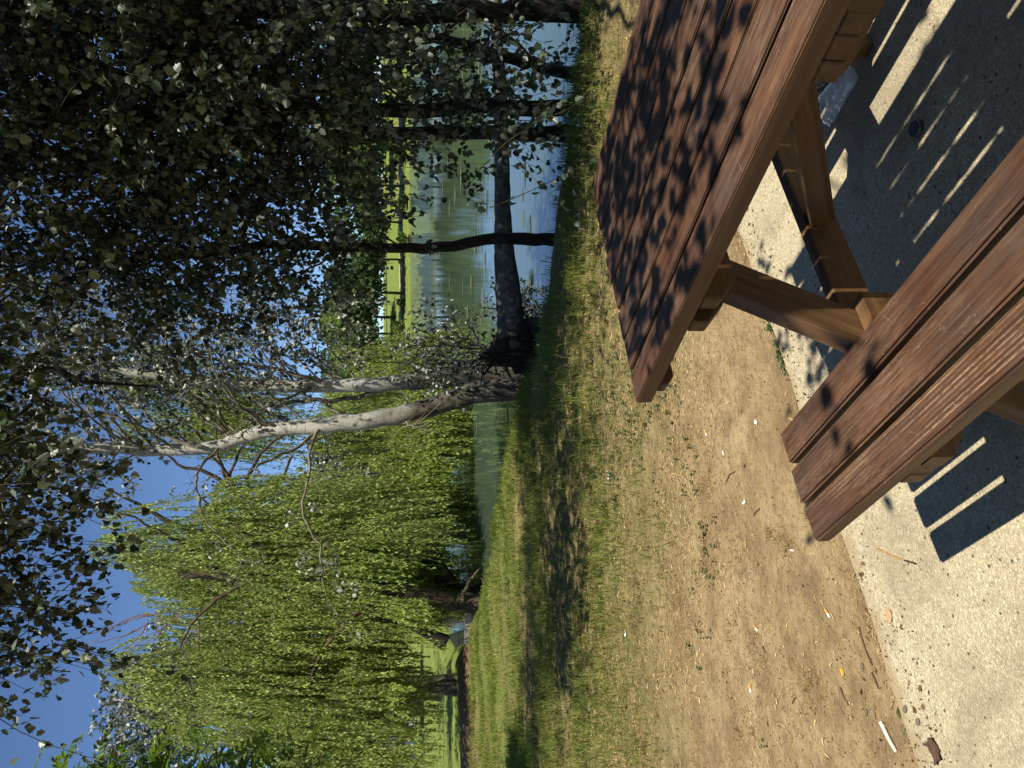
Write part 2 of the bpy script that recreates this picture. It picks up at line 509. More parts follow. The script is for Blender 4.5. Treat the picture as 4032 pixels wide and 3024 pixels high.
def concrete_material():
    k = NT('exposed_aggregate_concrete')
    co = k.coord('Object')
    v1 = k.n('TexVoronoi', feature='F1'); v1.inputs['Scale'].default_value = 205; k.l(co, v1.inputs['Vector'])
    sx = k.n('SeparateColor'); k.l(v1.outputs['Color'], sx.inputs[0])
    stone = k.ramp(sx.outputs[0], [(0, (.19, .165, .115)), (.10, (.30, .255, .17)), (.4, (.41, .355, .24)), (.75, (.54, .48, .335)), (.97, (.76, .71, .55))])
    paste = k.ramp(k.noise(co, 60, 4, .7), [(.3, (.31, .255, .155)), (.6, (.49, .42, .275))])
    base = k.mix(k.ramp(v1.outputs['Distance'], [(.25, 0), (.5, .8)]), stone, paste)
    v2 = k.n('TexVoronoi', feature='F1'); v2.inputs['Scale'].default_value = 62; k.l(k.coord('Object', (1, 1, 1)), v2.inputs['Vector'])
    s2 = k.n('SeparateColor'); k.l(v2.outputs['Color'], s2.inputs[0])
    dk = k.math('MULTIPLY', k.ramp(v2.outputs['Distance'], [(.20, 1), (.30, 0)]), k.ramp(s2.outputs[1], [(.86, 0), (.90, 1)]))
    base = k.mix(dk, base, (.075, .07, .06))
    base = k.mix(k.ramp(k.noise(co, 3.0, 5, .65), [(.42, 0), (.72, .40)]), base, (.30, .25, .17))
    stain = k.ramp(k.noise(co, 1.7, 5, .7, .5), [(.50, 0), (.62, .55)])
    base = k.mix(stain, base, (.215, .18, .125))
    # soil trodden over the edge of the slab
    dt = k.n('VectorMath', operation='DOT_PRODUCT'); k.l(co, dt.inputs[0]); dt.inputs[1].default_value = (math.cos(-.9887), math.sin(-.9887), 0)
    ds = k.math('SUBTRACT', dt.outputs['Value'], (-.046 * math.cos(-.9887) + 1.7033 * math.sin(-.9887)) - .56)
    soil = k.math('ADD', k.math('MULTIPLY', ds, -7.0), k.math('MULTIPLY', k.noise(co, 11, 5, .7), 1.6))
    base = k.mix(k.ramp(soil, [(.45, 0), (.85, .85)]), base, (.33, .25, .14))
    h = k.math('ADD', v1.outputs['Distance'], k.math('MULTIPLY', k.noise(co, 220, 2), .6))
    k.principled(base, .9, .12, h, .7, .004)
    return k.m


def water_material():
    k = NT('lake_water')
    tc = k.n('TexCoord'); co = tc.outputs['Object']
    sp = k.n('SeparateXYZ'); k.l(co, sp.inputs[0])
    n1 = k.noise(k.coord('Object', (.55, 1.6, 1)), 1.5, 3, .5)
    n2 = k.noise(k.coord('Object', (.5, 1.2, 1)), 7.0, 3, .6)
    # a breeze ruffles the far water only
    ed = k.math('ADD', sp.outputs['Y'], k.math('MULTIPLY', k.math('SUBTRACT', k.noise(k.coord('Object', (.02, .05, 1)), 1.0, 3), .5), 16))
    mr = k.n('MapRange'); mr.inputs['From Min'].default_value = 37; mr.inputs['From Max'].default_value = 47; k.l(ed, mr.inputs['Value'])
    calm = k.math('ADD', k.math('MULTIPLY', n1, .13), k.math('MULTIPLY', k.noise(k.coord('Object', (.7, 2.4, 1)), 6.0, 2), .03))
    ruff = k.math('MULTIPLY', n2, mr.outputs[0])
    h = k.math('ADD', calm, k.math('MULTIPLY', ruff, 1.2))
    k.principled((.052, .078, .052), .015, .5, h, .35, .06, IOR=1.333)
    return k.m


M['ground'] = ground_material()
M['concrete'] = concrete_material()
M['water'] = water_material()

# ------------------------------------------------------------------ setting: ground, water
SHORE = np.array([(60, 4.6), (14, 5.0), (6, 5.6), (2.9, 5.9), (2.25, 6.5), (1.35, 7.2), (.7, 7.8), (.55, 8.6), (.0, 9.3), (-.35, 9.9), (-1.1, 10.7),
                  (-1.7, 11.7), (-2.45, 12.4), (-3.2, 13.0), (-4.2, 15.2), (-6.2, 19), (-8.5, 25), (-9.5, 31), (-7, 36), (-3.5, 40), (-1.5, 52), (-.5, 75),
                  (-1, 105), (4, 126), (20, 131), (60, 131), (150, 118), (260, 60), (260, 10)])
WATER_Z = -.34


def signed_shore(x, y):
    """distance to the shoreline, negative over the lake"""
    p = SHORE; q = np.roll(p, -1, 0)
    best = np.full(x.shape, 1e9); inside = np.zeros(x.shape, bool)
    for (ax, ay), (bx, by) in zip(p, q):
        dx, dy = bx - ax, by - ay
        t = np.clip(((x - ax) * dx + (y - ay) * dy) / (dx * dx + dy * dy), 0, 1)
        best = np.minimum(best, np.hypot(x - ax - t * dx, y - ay - t * dy))
        c = ((ay > y) != (by > y)) & (x < dx * (y - ay) / (dy if dy else 1e-9) + ax)
        inside ^= c
    return np.where(inside, -best, best)


def ground_z(x, y):
    x = np.asarray(x, float); y = np.asarray(y, float)
    d = signed_shore(x, y)
    t = np.clip((d + .45) / 1.15, 0, 1); t = t * t * (3 - 2 * t)
    z = -.62 + t * .60
    far = np.clip((np.hypot(x, y) - 20) / 100, 0, 1)
    z = z + np.clip(d, 0, 160) * .030 * far + np.clip(d, 0, 34) * .085 * np.clip((y - 110) / 15, 0, 1)
    bump = (vnoise(x * 1.7, y * 1.7, 3) - .5) * .05 + (vnoise(x * 6, y * 6, 4) - .5) * .022
    near = np.clip((y - 2.6) / 1.5, 0, 1)
    return z - .012 + bump * near * t


def grid_axis(lo, hi, fine_lo, fine_hi, step, grow):
    a = list(np.arange(fine_lo, fine_hi + 1e-6, step))
    s = step
    while a[-1] < hi:
        s *= grow; a.append(a[-1] + s)
    s = step
    while a[0] > lo:
        s *= grow; a.insert(0, a[0] - s)
    return np.array(a)


gx = grid_axis(-700, 700, -7, 5, .10, 1.09)
gy = grid_axis(-60, 900, 1.2, 14.5, .10, 1.06)
GX, GY = np.meshgrid(gx, gy)
mb = MB()
nx, ny = len(gx), len(gy)
idx = np.arange(nx * ny).reshape(ny, nx)
mb.add(np.stack([GX, GY, ground_z(GX, GY)], -1).reshape(-1, 3),
       np.stack([idx[:-1, :-1], idx[:-1, 1:], idx[1:, 1:], idx[1:, :-1]], -1).reshape(-1, 4), 0, True)
tag(mb.build('ground', M['ground']), 'sandy earth and dry grass sloping down to the lake', 'ground', kind='structure')

mb = MB()
mb.add([(-40, 3, WATER_Z), (300, 3, WATER_Z), (300, 170, WATER_Z), (-40, 170, WATER_Z)], [[0, 1, 2, 3]])
tag(mb.build('water', M['water']), 'calm lake mirroring trees and blue sky', 'water', kind='structure')

# ------------------------------------------------------------------ picnic table frame of reference
TH = -.9887
T0 = np.array([-.046, 1.7033, 0.0])
LX = np.array([math.cos(TH), math.sin(TH), 0]); NX = np.array([-math.sin(TH), math.cos(TH), 0])


def tw(s, n, z=0.0):
    return T0 + s * LX + n * NX + np.array([0, 0, z])


def box_mesh(name, lx, ly, lz, bevel, mats, side_mat=False, shape=None):
    bm = bmesh.new()
    bmesh.ops.create_cube(bm, size=1)
    for v in bm.verts: v.co = Vector((v.co.x * lx, v.co.y * ly, v.co.z * lz))
    if bevel: bmesh.ops.bevel(bm, geom=bm.edges[:], offset=bevel, segments=2, affect='EDGES', clamp_overlap=True)
    bm.normal_update()
    me = bpy.data.meshes.new(name)
    for f in bm.faces: f.smooth = False
    bm.to_mesh(me); bm.free()
    for m in (mats if isinstance(mats, list) else [mats]): me.materials.append(m)
    if side_mat:
        for p in me.polygons: p.material_index = 0 if p.normal.z > .97 else 2 if p.normal.z > .08 else 1
    return me


def prism_mesh(name, poly, t, mats, bevel=.003):
    """polygon in local x-y, thickness t along z, centred"""
    bm = bmesh.new()
    lo = [bm.verts.new((x, y, -t / 2)) for x, y in poly]; hi = [bm.verts.new((x, y, t / 2)) for x, y in poly]
    bm.faces.new(lo[::-1]); bm.faces.new(hi)
    for i in range(len(poly)):
        j = (i + 1) % len(poly)
        bm.faces.new([lo[i], lo[j], hi[j], hi[i]])
    bmesh.ops.recalc_face_normals(bm, faces=bm.faces[:])
    bmesh.ops.bevel(bm, geom=bm.edges[:], offset=bevel, segments=1, affect='EDGES', clamp_overlap=True)
    me = bpy.data.meshes.new(name); bm.to_mesh(me); bm.free()
    me.materials.append(mats)
    return me


def put(name, me, parent, loc, rot=(0, 0, 0)):
    o = bpy.data.objects.new(name, me); COL.objects.link(o)
    o.parent = parent; o.location = loc; o.rotation_euler = rot
    return o


# concrete slab under the table
def slab():
    pts = [(-.56, -2.6), (3.4, -2.6), (3.4, 1.62), (-.56, 1.62)]
    bm = bmesh.new()
    n = 60
    ring = []
    per = []
    for (a, b) in zip(pts, pts[1:] + pts[:1]):
        for t in np.linspace(0, 1, n, endpoint=False):
            per.append((a[0] + (b[0] - a[0]) * t, a[1] + (b[1] - a[1]) * t))
    lo, hi = [], []
    for i, (s, q) in enumerate(per):
        j = (vnoise(np.array([i * .37]), np.array([2.2]), 8)[0] - .5) * .018
        p = tw(s + (j if abs(s + .56) < 1e-6 else 0), q + (j if abs(s + .56) > 1e-6 else 0))
        hi.append(bm.verts.new((p[0], p[1], 0))); lo.append(bm.verts.new((p[0], p[1], -.14)))
    bm.faces.new(hi)
    m = len(hi)
    for i in range(m): bm.faces.new([hi[i], lo[i], lo[(i + 1) % m], hi[(i + 1) % m]])
    bmesh.ops.recalc_face_normals(bm, faces=bm.faces[:])
    me = bpy.data.meshes.new('concrete_slab'); bm.to_mesh(me); bm.free()
    me.materials.append(M['concrete'])
    o = bpy.data.objects.new('pavement', me); COL.objects.link(o)
    tag(o, 'pale exposed aggregate concrete slab beneath the picnic table', 'concrete slab', kind='structure')


slab()


def picnic_table():
    root = empty('picnic_table', T0, TH)
    tag(root, 'brown stained wooden picnic table with attached plank benches on the concrete slab', 'picnic table')
    LEN = 1.785
    TZ, TT = .75, .0375
    # tabletop: eight planks with open gaps
    edges = [0.0] + [.0813 + .0917 * k for k in range(7)] + [.7191]
    for k in range(8):
        a, b = edges[k] + (.0046 if k else 0), edges[k + 1] - (.0046 if k < 7 else 0)
        dx = [0, .006, -.004, .003, -.006, .002, -.003, .0][k]
        me = box_mesh('tabletop_plank', LEN, b - a, TT, .0025, [M['plank'], M['timber'], M['edge']], True)
        put('tabletop_plank', me, root, (LEN / 2 + dx, (a + b) / 2, TZ - TT / 2 + [0, .001, -.001, 0, .0012, -.0005, .0008, 0][k]))
    # benches: three planks each side
    BZ, BT = .4203, .0364
    for sgn in (0, 1):
        for k in range(3):
            w = .0863 - .0115 if k == 0 else .0953 - .013 if k == 1 else .2665 - .0863 - .0953 - .006
            c0 = [0, .0863 + .0062, .0863 + .0953 + .0062][k]
            w = [.0863 - .0062, .0953 - .0124, .2665 - .1816 - .0062][k]
            n0 = -.0811 - c0 - w / 2
            if sgn: n0 = .7191 - n0
            worn = (k == 2)
            me = box_mesh('seat_plank', LEN, w, BT, .005, [M['plank_worn'] if worn else M['plank'], M['timber'], M['edge_worn'] if worn else M['edge']], True)
            o = put('seat_plank', me, root, (LEN / 2 - .0093 + [0, -.004, .003][k], n0, BZ - BT / 2))
            if worn and not sgn: o['label'] = 'outer seat plank with worn pale grain lines'
    ZB = BZ - BT          # underside of the seats
    ZT = TZ - TT          # underside of the top
    for f0 in (.267, 1.413):
        far = f0 > 1
        # legs: outward slanting boards between the twin bearers
        for sgn in (0, 1):
            poly = [(-.31, 0), (-.21, 0), (-.21 + ZT / 1.78, ZT), (-.31 + ZT / 1.78, ZT)]
            c = np.mean(poly, axis=0); d = unit(np.array([1 / 1.78, 1.0]))
            # local x along the leg, local y across it
            loc = []
            for x, y in poly:
                r = np.array([x, y]) - c
                loc.append((r @ d, -r[0] * d[1] + r[1] * d[0]))
            me = prism_mesh('leg', loc, .0385, M['timber'])
            R = Matrix(((0, 0, 1), (d[0], -d[1], 0), (d[1], d[0], 0)))
            if sgn:
                R = Matrix(((0, 0, 1), (-d[0], d[1], 0), (d[1], d[0], 0)))
            o = bpy.data.objects.new('leg', me); COL.objects.link(o); o.parent = root
            n = c[0] if not sgn else .7191 - c[0]
            o.matrix_local = Matrix.Translation((f0 + .0525, n, c[1])) @ R.to_4x4()

        def beam(name, s0, t, n0, n1, z1, hgt, ch, ca=1.0, cb=1.0):
            """board across the table with slanted lower corners"""
            x0, x1 = -(n1 - n0) / 2, (n1 - n0) / 2
            poly = [(x0, 0), (x1, 0), (x1, -hgt * (1 - ch * cb)), (x1 - hgt * ch * cb * 1.15, -hgt), (x0 + hgt * ch * ca * 1.15, -hgt), (x0, -hgt * (1 - ch * ca))]
            me = prism_mesh(name, poly, t, M['timber'])
            o = bpy.data.objects.new(name, me); COL.objects.link(o); o.parent = root
            o.matrix_local = Matrix.Translation((s0 + t / 2, (n0 + n1) / 2, z1)) @ Matrix(((0, 0, 1), (1, 0, 0), (0, 1, 0))).to_4x4()
            return o
        # twin bearers under the top
        beam('top_bearer', f0, .0325, .001, .718, ZT - .0008, .079, .56)
        beam('top_bearer', f0 + .0725, .0325, .001, .718, ZT - .0008, .079, .56)
        beam('bearer_spacer', f0 + .0335, .038, .205, .514, ZT - .0012, .06, .05)  # added between the legs to block stray light dots on the slab
        # long low beam that carries both seats
        beam('seat_beam', f0 + (.0725 if far else 0), .0325, -.345, 1.064, ZB - .0008, .083, .5)
        for sg in (0, 1):
            a, b = (-.347, .02) if not sg else (.699, 1.066)
            beam('seat_support', f0 + (0 if far else .0725), .0325, a, b, ZB - .0008, .083, .5, 1 if not sg else .01, .01 if not sg else 1)
            a, b = (-.342, -.145) if not sg else (.864, 1.061)
            beam('support_spacer', f0 + .0335, .038, a, b, ZB - .0012, .08, .45, 1 if not sg else .01, .01 if not sg else 1)
    for s0 in (.840, .9125):
        beam('middle_bearer', s0, .0325, .001, .718, ZT - .0008, .079, .56)
    beam('bearer_spacer', .873, .039, .003, .716, ZT - .0012, .072, .5)
    for s0 in (.044, LEN - .074):
        beam('end_batten', s0, .03, .001, .718, ZT - .0008, .036, .6)
    # diagonal braces from a seat beam up to the far bearers
    for flip in (0, 1):
        a = np.array([.301, .345]); b = np.array([.838, .675])
        d = unit(b - a); ln = np.linalg.norm(b - a)
        hw = .027
        poly = [(-ln / 2, -hw), (ln / 2, -hw), (ln / 2, hw), (-ln / 2, hw)]
        # square the ends to the vertical faces they meet
        sl = d[1] / d[0]
        poly = [(-ln / 2 - -hw * sl, -hw), (ln / 2 + hw * sl, -hw), (ln / 2 - hw * sl, hw), (-ln / 2 - hw * sl, hw)]
        me = prism_mesh('brace', poly, .05, M['timber'])
        o = bpy.data.objects.new('brace', me); COL.objects.link(o); o.parent = root
        c = (a + b) / 2
        if not flip:
            R = Matrix(((d[0], -d[1], 0), (0, 0, -1), (d[1], d[0], 0)))
            o.matrix_local = Matrix.Translation((c[0], .292, c[1])) @ R.to_4x4()
        else:
            R = Matrix(((-d[0], d[1], 0), (0, 0, 1), (d[1], d[0], 0)))
            o.matrix_local = Matrix.Translation((1.785 - c[0], .428, c[1])) @ R.to_4x4()


picnic_table()

# ------------------------------------------------------------------ trees
def limb(mb, pts, r0, r1, sides=8, n=14, mat=1, wob=.02, lump=.12):
    p = spline(pts, n)
    p[1:-1] += rng.normal(size=(n - 2, 3)) * wob
    rad = r0 + (r1 - r0) * np.linspace(0, 1, n) ** .8
    tube(mb, p, rad, sides, mat, lump)
    return p


def trunk_obj(name, root, path, rad, mat, sides=14, n=26, flare=.5, lump=.10, extra=None, wob=.012):
    """tapered trunk with a flared, slightly buttressed foot"""
    mb = MB()
    p = spline(path, n)
    p[2:-1] += rng.normal(size=(n - 3, 3)) * wob
    t = np.linspace(0, 1, n)
    r = np.interp(t, np.linspace(0, 1, len(rad)), rad)
    h = np.concatenate([[0], np.cumsum(np.linalg.norm(np.diff(p, axis=0), axis=1))])
    r = r * (1 + flare * np.exp(-h / (rad[0] * 1.6)))
    tube(mb, p, r, sides, 0, lump)
    for e in (extra or []):
        limb(mb, *e[:3], mat=0, **(e[3] if len(e) > 3 else {}))
    o = mb.build('trunk', mat, root, None)
    return o, p


def crown_clusters(clusters, trunk_path, mb, n_spray, spread, length, per, size, outline, droop=.35, hang=.55, limb_r=.014, limbs=1.0, rt=.004, leafspread=.05, tie=9.0):
    """sprays round cluster centres, each centre tied to the trunk by a curved branch"""
    for c in clusters:
        if rng.random() < limbs:
            below = trunk_path[trunk_path[:, 2] < c[2] - .15]
            cand = below if len(below) else trunk_path[-3:]
            d = np.linalg.norm(cand - c, axis=1) + .9 * np.abs((c[2] - cand[:, 2]) - .6)
            s = cand[np.argmin(d)]
            if np.linalg.norm(c - s) > tie: s = c + unit(s - c) * .5
            mid = (s + c) / 2 + np.array([0, 0, .18 * np.linalg.norm(c - s)]) + rng.normal(size=3) * .06
            limb(mb, [s, mid, c], limb_r * (.6 + .25 * np.linalg.norm(c - s)), limb_r * .45, 5, 9, 1, .02, .1)
        P = c + rng.normal(size=(n_spray, 3)) * spread
        D = unit(unit(P - c) * .8 + rng.normal(size=(n_spray, 3)) * .5 + np.array([0, 0, -.05]))
        sprays(mb, P - D * length * .4, D, length, per, size, outline, 0, 1, droop, hang, leafspread, rt)


def tree_root(name, base, label, cat='tree', group=None):
    o = empty(name, base)
    return tag(o, label, cat, group)


def finish(root, objs):
    """children were built in world space: move them into the root's frame"""
    for o in objs:
        o.parent = root
        o.matrix_parent_inverse = Matrix.Translation(-Vector(root.location))


def gz(x, y): return float(ground_z(np.array([x]), np.array([y]))[0])


def base_at(u, v, sink=.05):
    p = on(u, v, -.1)
    p[2] = gz(p[0], p[1]) - sink
    return p


def dark_poplar(label, path, rad, ells, size=.052, per=18, nspray=9, spread=.27, length=.5, limbs=.7, extra=None, mat='bark_dark', leaf='leaf_dark', group='dark poplars along the shaded bank', more=None, tie=9.0):
    base = path[0]
    root = tree_root('poplar_tree', base, label, 'tree', group)
    tr, p = trunk_obj('trunk', root, path, rad, M[mat], extra=extra)
    mb = MB()
    for c, r, n in ells:
        cl = ellipsoid_points(c, r, n)
        crown_clusters(cl, p, mb, nspray, spread, length, per, size, POPLAR, limbs=limbs, tie=tie)
    if more: more(mb)
    cr = mb.build('crown', [M[leaf], M['twig_dark']])
    finish(root, [tr, cr])
    return root


def up(p, *pts): return [np.asarray(p)] + [np.asarray(q) for q in pts]


# right-hand dark poplars, in order from the picture's edge inwards
b = base_at(1640, 1262)
dark_poplar('thick trunked dark poplar on the bank beside the far table corner', up(b, at(1636, 1080, 5.6), at(1632, 860, 5.5), at(1640, 500, 5.4), at(1600, 100, 5.3), (2.3, 5.0, 6.6)), [.085, .075, .068, .06, .05, .03],
            [((2.5, 4.9, 3.5), (1.0, .9, 1.8), 56), ((2.55, 5.1, 1.1), (.5, .4, .7), 6), ((2.2, 4.3, 5.6), (1.3, 1.2, 1.0), 40)],
            )
b = base_at(1490, 1240)
dark_poplar('slim dark poplar leaning outwards over the lake beside the thick trunk', up(b, at(1520, 1150, 6.1), at(1548, 1057, 6.2), at(1590, 860, 6.4), at(1600, 500, 6.6), (3.2, 6.6, 5.6)), [.05, .045, .042, .04, .035, .02],
            [((2.9, 6.3, 2.5), (.7, .7, 1.6), 30), ((2.5, 6.0, .8), (.5, .4, .6), 4), ((3.0, 6.2, 4.8), (1.0, .9, 1.2), 26)])
b = base_at(1428, 1238)
dark_poplar('straight dark poplar on the bank, right one of the close pair', up(b, at(1425, 1000, 6.0), at(1421, 770, 6.0), at(1412, 400, 6.0), at(1400, 50, 6.0), (2.1, 5.9, 6.4)), [.062, .058, .052, .046, .035, .02],
            [((2.15, 5.6, 2.65), (.8, .8, 1.4), 56), ((2.0, 5.45, .8), (.6, .4, .6), 7), ((1.9, 5.4, 5.0), (1.1, 1.0, 1.2), 26)])
b = base_at(1372, 1236)
dark_poplar('straight dark poplar on the bank, left one of the close pair', up(b, at(1370, 1000, 6.3), at(1368, 760, 6.3), at(1350, 400, 6.3), at(1320, 50, 6.3), (1.7, 6.1, 6.6)), [.06, .056, .05, .045, .035, .02],
            [((2.0, 6.1, 3.0), (.72, .7, 1.4), 52), ((1.5, 5.6, 4.8), (1.0, 1.0, 1.2), 24)])
b = base_at(1140, 1182)
pe = up(b, at(1142, 1172, 6.95), at(1143, 1100, 6.98), at(1133, 1000, 7.0), at(1126, 900, 7.0), at(1122, 820, 7.0), at(1130, 600, 6.9), at(1100, 300, 6.8), (1.0, 6.6, 5.6))
dark_poplar('lone bare dark stem rising at the waterline in front of the fallen trunk', pe, [.075, .058, .056, .05, .046, .044, .04, .032, .016],
            [((1.25, 6.6, 3.0), (.62, .7, 1.2), 48), ((1.0, 6.2, 4.6), (1.0, .9, 1.1), 22)])

def over_table(mb):
    hub = np.array((1.35, .75, 3.3))
    spots = [(.05, .55), (.15, .2), (.32, .62), (.35, .35), (.5, .15), (.55, .5), (.2, .42), (.75, .62), (.9, .68), (-.1, .1), (.42, .02), (.02, .72), (1.15, .5), (.28, .5), (.45, .42), (.12, .66), (.62, .3), (.3, .2), (.5, .66), (.05, .35), (.7, .45)]
    for s_, n_ in spots:
        z = rng.uniform(2.5, 3.2)
        c = tw(s_, n_, z) + np.array([.243, -.402, 0]) * (z - .75)
        P = c + rng.normal(size=(6, 3)) * .085
        D = unit(rng.normal(size=(6, 3)) + np.array([-.2, .0, .1]))
        sprays(mb, P, D, .22, 8, .055, POPLAR, 0, 1, .1, .4, .04)
        limb(mb, [hub, (hub + c) / 2 + np.array([0, 0, .08]), c], .007, .0025, 4, 6, 1, .01)


# overhanging limbs that shade the meadow: a poplar standing just outside the view to the right
b = np.array([3.9, 3.4, gz(3.9, 3.4) - .05])
root = dark_poplar('wide poplar whose long drooping branches hang across the top of the view', up(b, (3.85, 3.5, 1.8), (3.6, 3.7, 3.6), (3.0, 4.0, 5.2), (2.2, 4.3, 6.6), (1.4, 4.6, 7.4)), [.15, .13, .11, .09, .06, .03],
            [((.9, 4.4, 4.2), (1.2, .8, .9), 26), ((-.55, 4.6, 4.0), (.95, .7, .8), 36), ((-1.25, 4.9, 4.1), (.55, .35, .5), 20), ((-1.9, 5.5, 5.75), (1.7, .65, .6), 50), ((-4.7, 5.6, 6.9), (2.3, .6, .6), 50), ((.9, 5.0, 6.4), (2.0, 1.1, .9), 46), ((5.0, 2.2, 4.6), (1.3, 1.9, 2.4), 80)],  # last crown mass, out of view at right, added to hold off sky light
            nspray=8, limbs=.55, tie=1.6,
            extra=[([(2.9, 4.1, 5.3), (1.6, 4.4, 5.2), (.6, 4.6, 4.6), (.2, 4.7, 3.7), (.0, 4.75, 2.7)], .045, .008, dict(n=22)),
                   ([(2.2, 4.3, 6.5), (.6, 4.6, 6.3), (-.6, 4.8, 5.4), (-1.1, 4.9, 4.4), (-1.35, 4.95, 4.05)], .045, .007, dict(n=22)),
                   ([(1.6, 4.5, 7.2), (-.6, 5.0, 7.2), (-2.6, 5.4, 7.2), (-5.0, 5.6, 7.1)], .05, .01, dict(n=20)),
                   ([(3.6, 3.7, 3.7), (3.0, 2.6, 4.0), (2.1, 1.6, 3.7), (1.35, .75, 3.3)], .035, .008, dict(n=20))],
            more=over_table)
# ---- white twin poplar in the middle
bA = base_at(826, 1108); bB = base_at(860, 1100)
YA = bA[1]; YB = bB[1] + .05
rootA = tree_root('white_poplar_tree', bA, 'white barked poplar curving up to the left, front one of the twin trunks', 'tree', 'white poplars at the waterline')
pA = up(bA, at(812, 1040, YA), at(790, 960, YA), at(768, 880, YA), at(752, 800, YA), at(738, 690, YA), at(733, 600, YA + .05), at(716, 530, YA + .1), at(692, 450, YA + .1), at(688, 330, YA + .1), at(690, 200, YA), at(688, 20, YA), at(680, -200, YA))
rA = [.15, .135, .124, .113, .104, .096, .09, .083, .076, .071, .064, .053, .04]
fork = at(690, 200, YA)
exA = [([at(738, 690, YA), at(690, 640, YA - .3), at(655, 560, YA - .6) * 1, at(640, 560, YA - .9)], .024, .009, dict(wob=.014, n=14)),
       ([at(742, 700, YA), at(700, 672, YA - .2), at(640, 668, YA - .5), at(560, 652, YA - .7), at(480, 690, YA - .9), at(395, 700, YA - 1.0), at(330, 730, YA - 1.0)], .024, .005, dict(wob=.014, n=22)),
       ([at(690, 470, YA), at(640, 430, YA - .3), at(600, 425, YA - .4), at(540, 440, YA - .5), at(470, 505, YA - .6), at(440, 520, YA - .7)], .019, .005, dict(wob=.014, n=20)),
       ([at(735, 600, YA), at(770, 520, YA - .1), at(800, 440, YA - .2), at(830, 380, YA - .2)], .02, .007, dict(wob=.014, n=14)),
       ([at(692, 430, YA), at(730, 330, YA), at(760, 240, YA - .1), at(775, 90, YA - .1)], .028, .01, dict(wob=.014, n=14)),
       ([fork, at(650, 150, YA - .1), at(610, 60, YA - .2), at(570, -60, YA - .3)], .024, .009, dict(wob=.014, n=12)),
       ([at(745, 760, YA), at(790, 700, YA + .1), at(800, 660, YA + .1)], .024, .01, dict(wob=.014, n=10)),
       ([at(765, 860, YA), at(745, 880, YA - .1), at(735, 895, YA - .2)], .02, .004, dict(wob=.014, n=8))]
trA, ptA = trunk_obj('trunk', rootA, pA, rA, M['bark_poplar'], 16, 40, .35, .10, None, .006)


def limb_set(ex):
    """the bare limbs of one tree with their side twigs"""
    mb = MB()
    for e in ex:
        p = limb(mb, *e[:3], mat=0, **e[3])
        n = 26
        i = rng.integers(3, len(p), n)
        st = p[i]
        dr = unit(unit(p[i] - p[i - 2]) * .5 + rng.normal(size=(n, 3)) * .6)
        L = rng.uniform(.08, .42, n)
        t = np.linspace(0, 1, 5)
        bend = rng.normal(size=(n, 3)) * .25
        twigs(mb, st[:, None] + (L[:, None] * t)[..., None] * dr[:, None] + (L[:, None] * t ** 2)[..., None] * bend[:, None], .0055, .0018, 0)
    return mb.build('limbs', M['twig_pale'])


lbA = limb_set(exA)
mbA = MB()
cl = np.concatenate([ellipsoid_points(at(690, 120, YA), (.9, .8, 1.0), 22), ellipsoid_points(at(760, -150, YA), (1.5, 1.2, 1.0), 18), ellipsoid_points(at(900, 330, YA), (.85, .8, 1.5), 40)])
crown_clusters(cl, ptA, mbA, 7, .25, .42, 11, .055, POPLAR, limbs=.8, limb_r=.016)
for q in [(480, 690, -.9), (395, 700, -1.0), (340, 725, -1.0), (440, 520, -.7), (600, 425, -.4), (560, 652, -.7), (430, 640, -.9)]:
    c = at(q[0], q[1], YA + q[2])
    crown_clusters([c], ptA, mbA, 5, .14, .26, 7, .045, POPLAR, limbs=0)
crA = mbA.build('crown', [M['leaf_silver'], M['twig_pale']])
finish(rootA, [trA, crA, lbA])

rootB = tree_root('white_poplar_tree', bB, 'straight rough poplar just right of the curving white twin, pale only higher up', 'tree', 'white poplars at the waterline')
pB = up(bB, at(852, 1040, YB), at(838, 930, YB), at(829, 830, YB), at(824, 700, YB), at(826, 600, YB), at(829, 480, YB), at(842, 380, YB), at(856, 280, YB), at(868, 100, YB), at(872, -60, YB))
rB = [.15, .13, .11, .095, .085, .078, .07, .06, .05, .04, .03]
exB = [([at(826, 720, YB), at(850, 640, YB - .1), at(872, 560, YB - .1), at(885, 450, YB - .2), at(892, 370, YB - .2)], .032, .012, dict(wob=.014, n=16)),
       ([at(828, 760, YB), at(880, 690, YB), at(930, 640, YB), at(990, 610, YB)], .022, .006, dict(wob=.014, n=12)),
       ([at(836, 880, YB), at(800, 760, YB + .1), at(792, 640, YB + .2), at(780, 560, YB + .2)], .04, .02, dict(wob=.014, n=14)),
       ([at(824, 690, YB), at(790, 600, YB - .2), at(750, 540, YB - .3), at(720, 500, YB - .4)], .024, .008, dict(wob=.014, n=14)),
       ([at(838, 420, YB), at(900, 320, YB), at(960, 240, YB), at(1000, 150, YB)], .03, .008, dict(wob=.014, n=12))]
trB, ptB = trunk_obj('trunk', rootB, pB, rB, M['bark_poplar'], 14, 36, .4, .12, None, .008)
lbB = limb_set(exB)
mbB = MB()
cl = np.concatenate([ellipsoid_points(at(975, 610, YB + .4), (.7, .6, 1.1), 30), ellipsoid_points(at(930, 250, YB + .3), (.85, .8, 1.4), 36), ellipsoid_points(at(980, -60, YB), (1.2, 1.0, 1.0), 16)])
crown_clusters(cl, ptB, mbB, 7, .24, .4, 11, .05, POPLAR, limbs=.8, limb_r=.014)
crB = mbB.build('crown', [M['leaf_silver'], M['twig_pale']])
finish(rootB, [trB, crB, lbB])

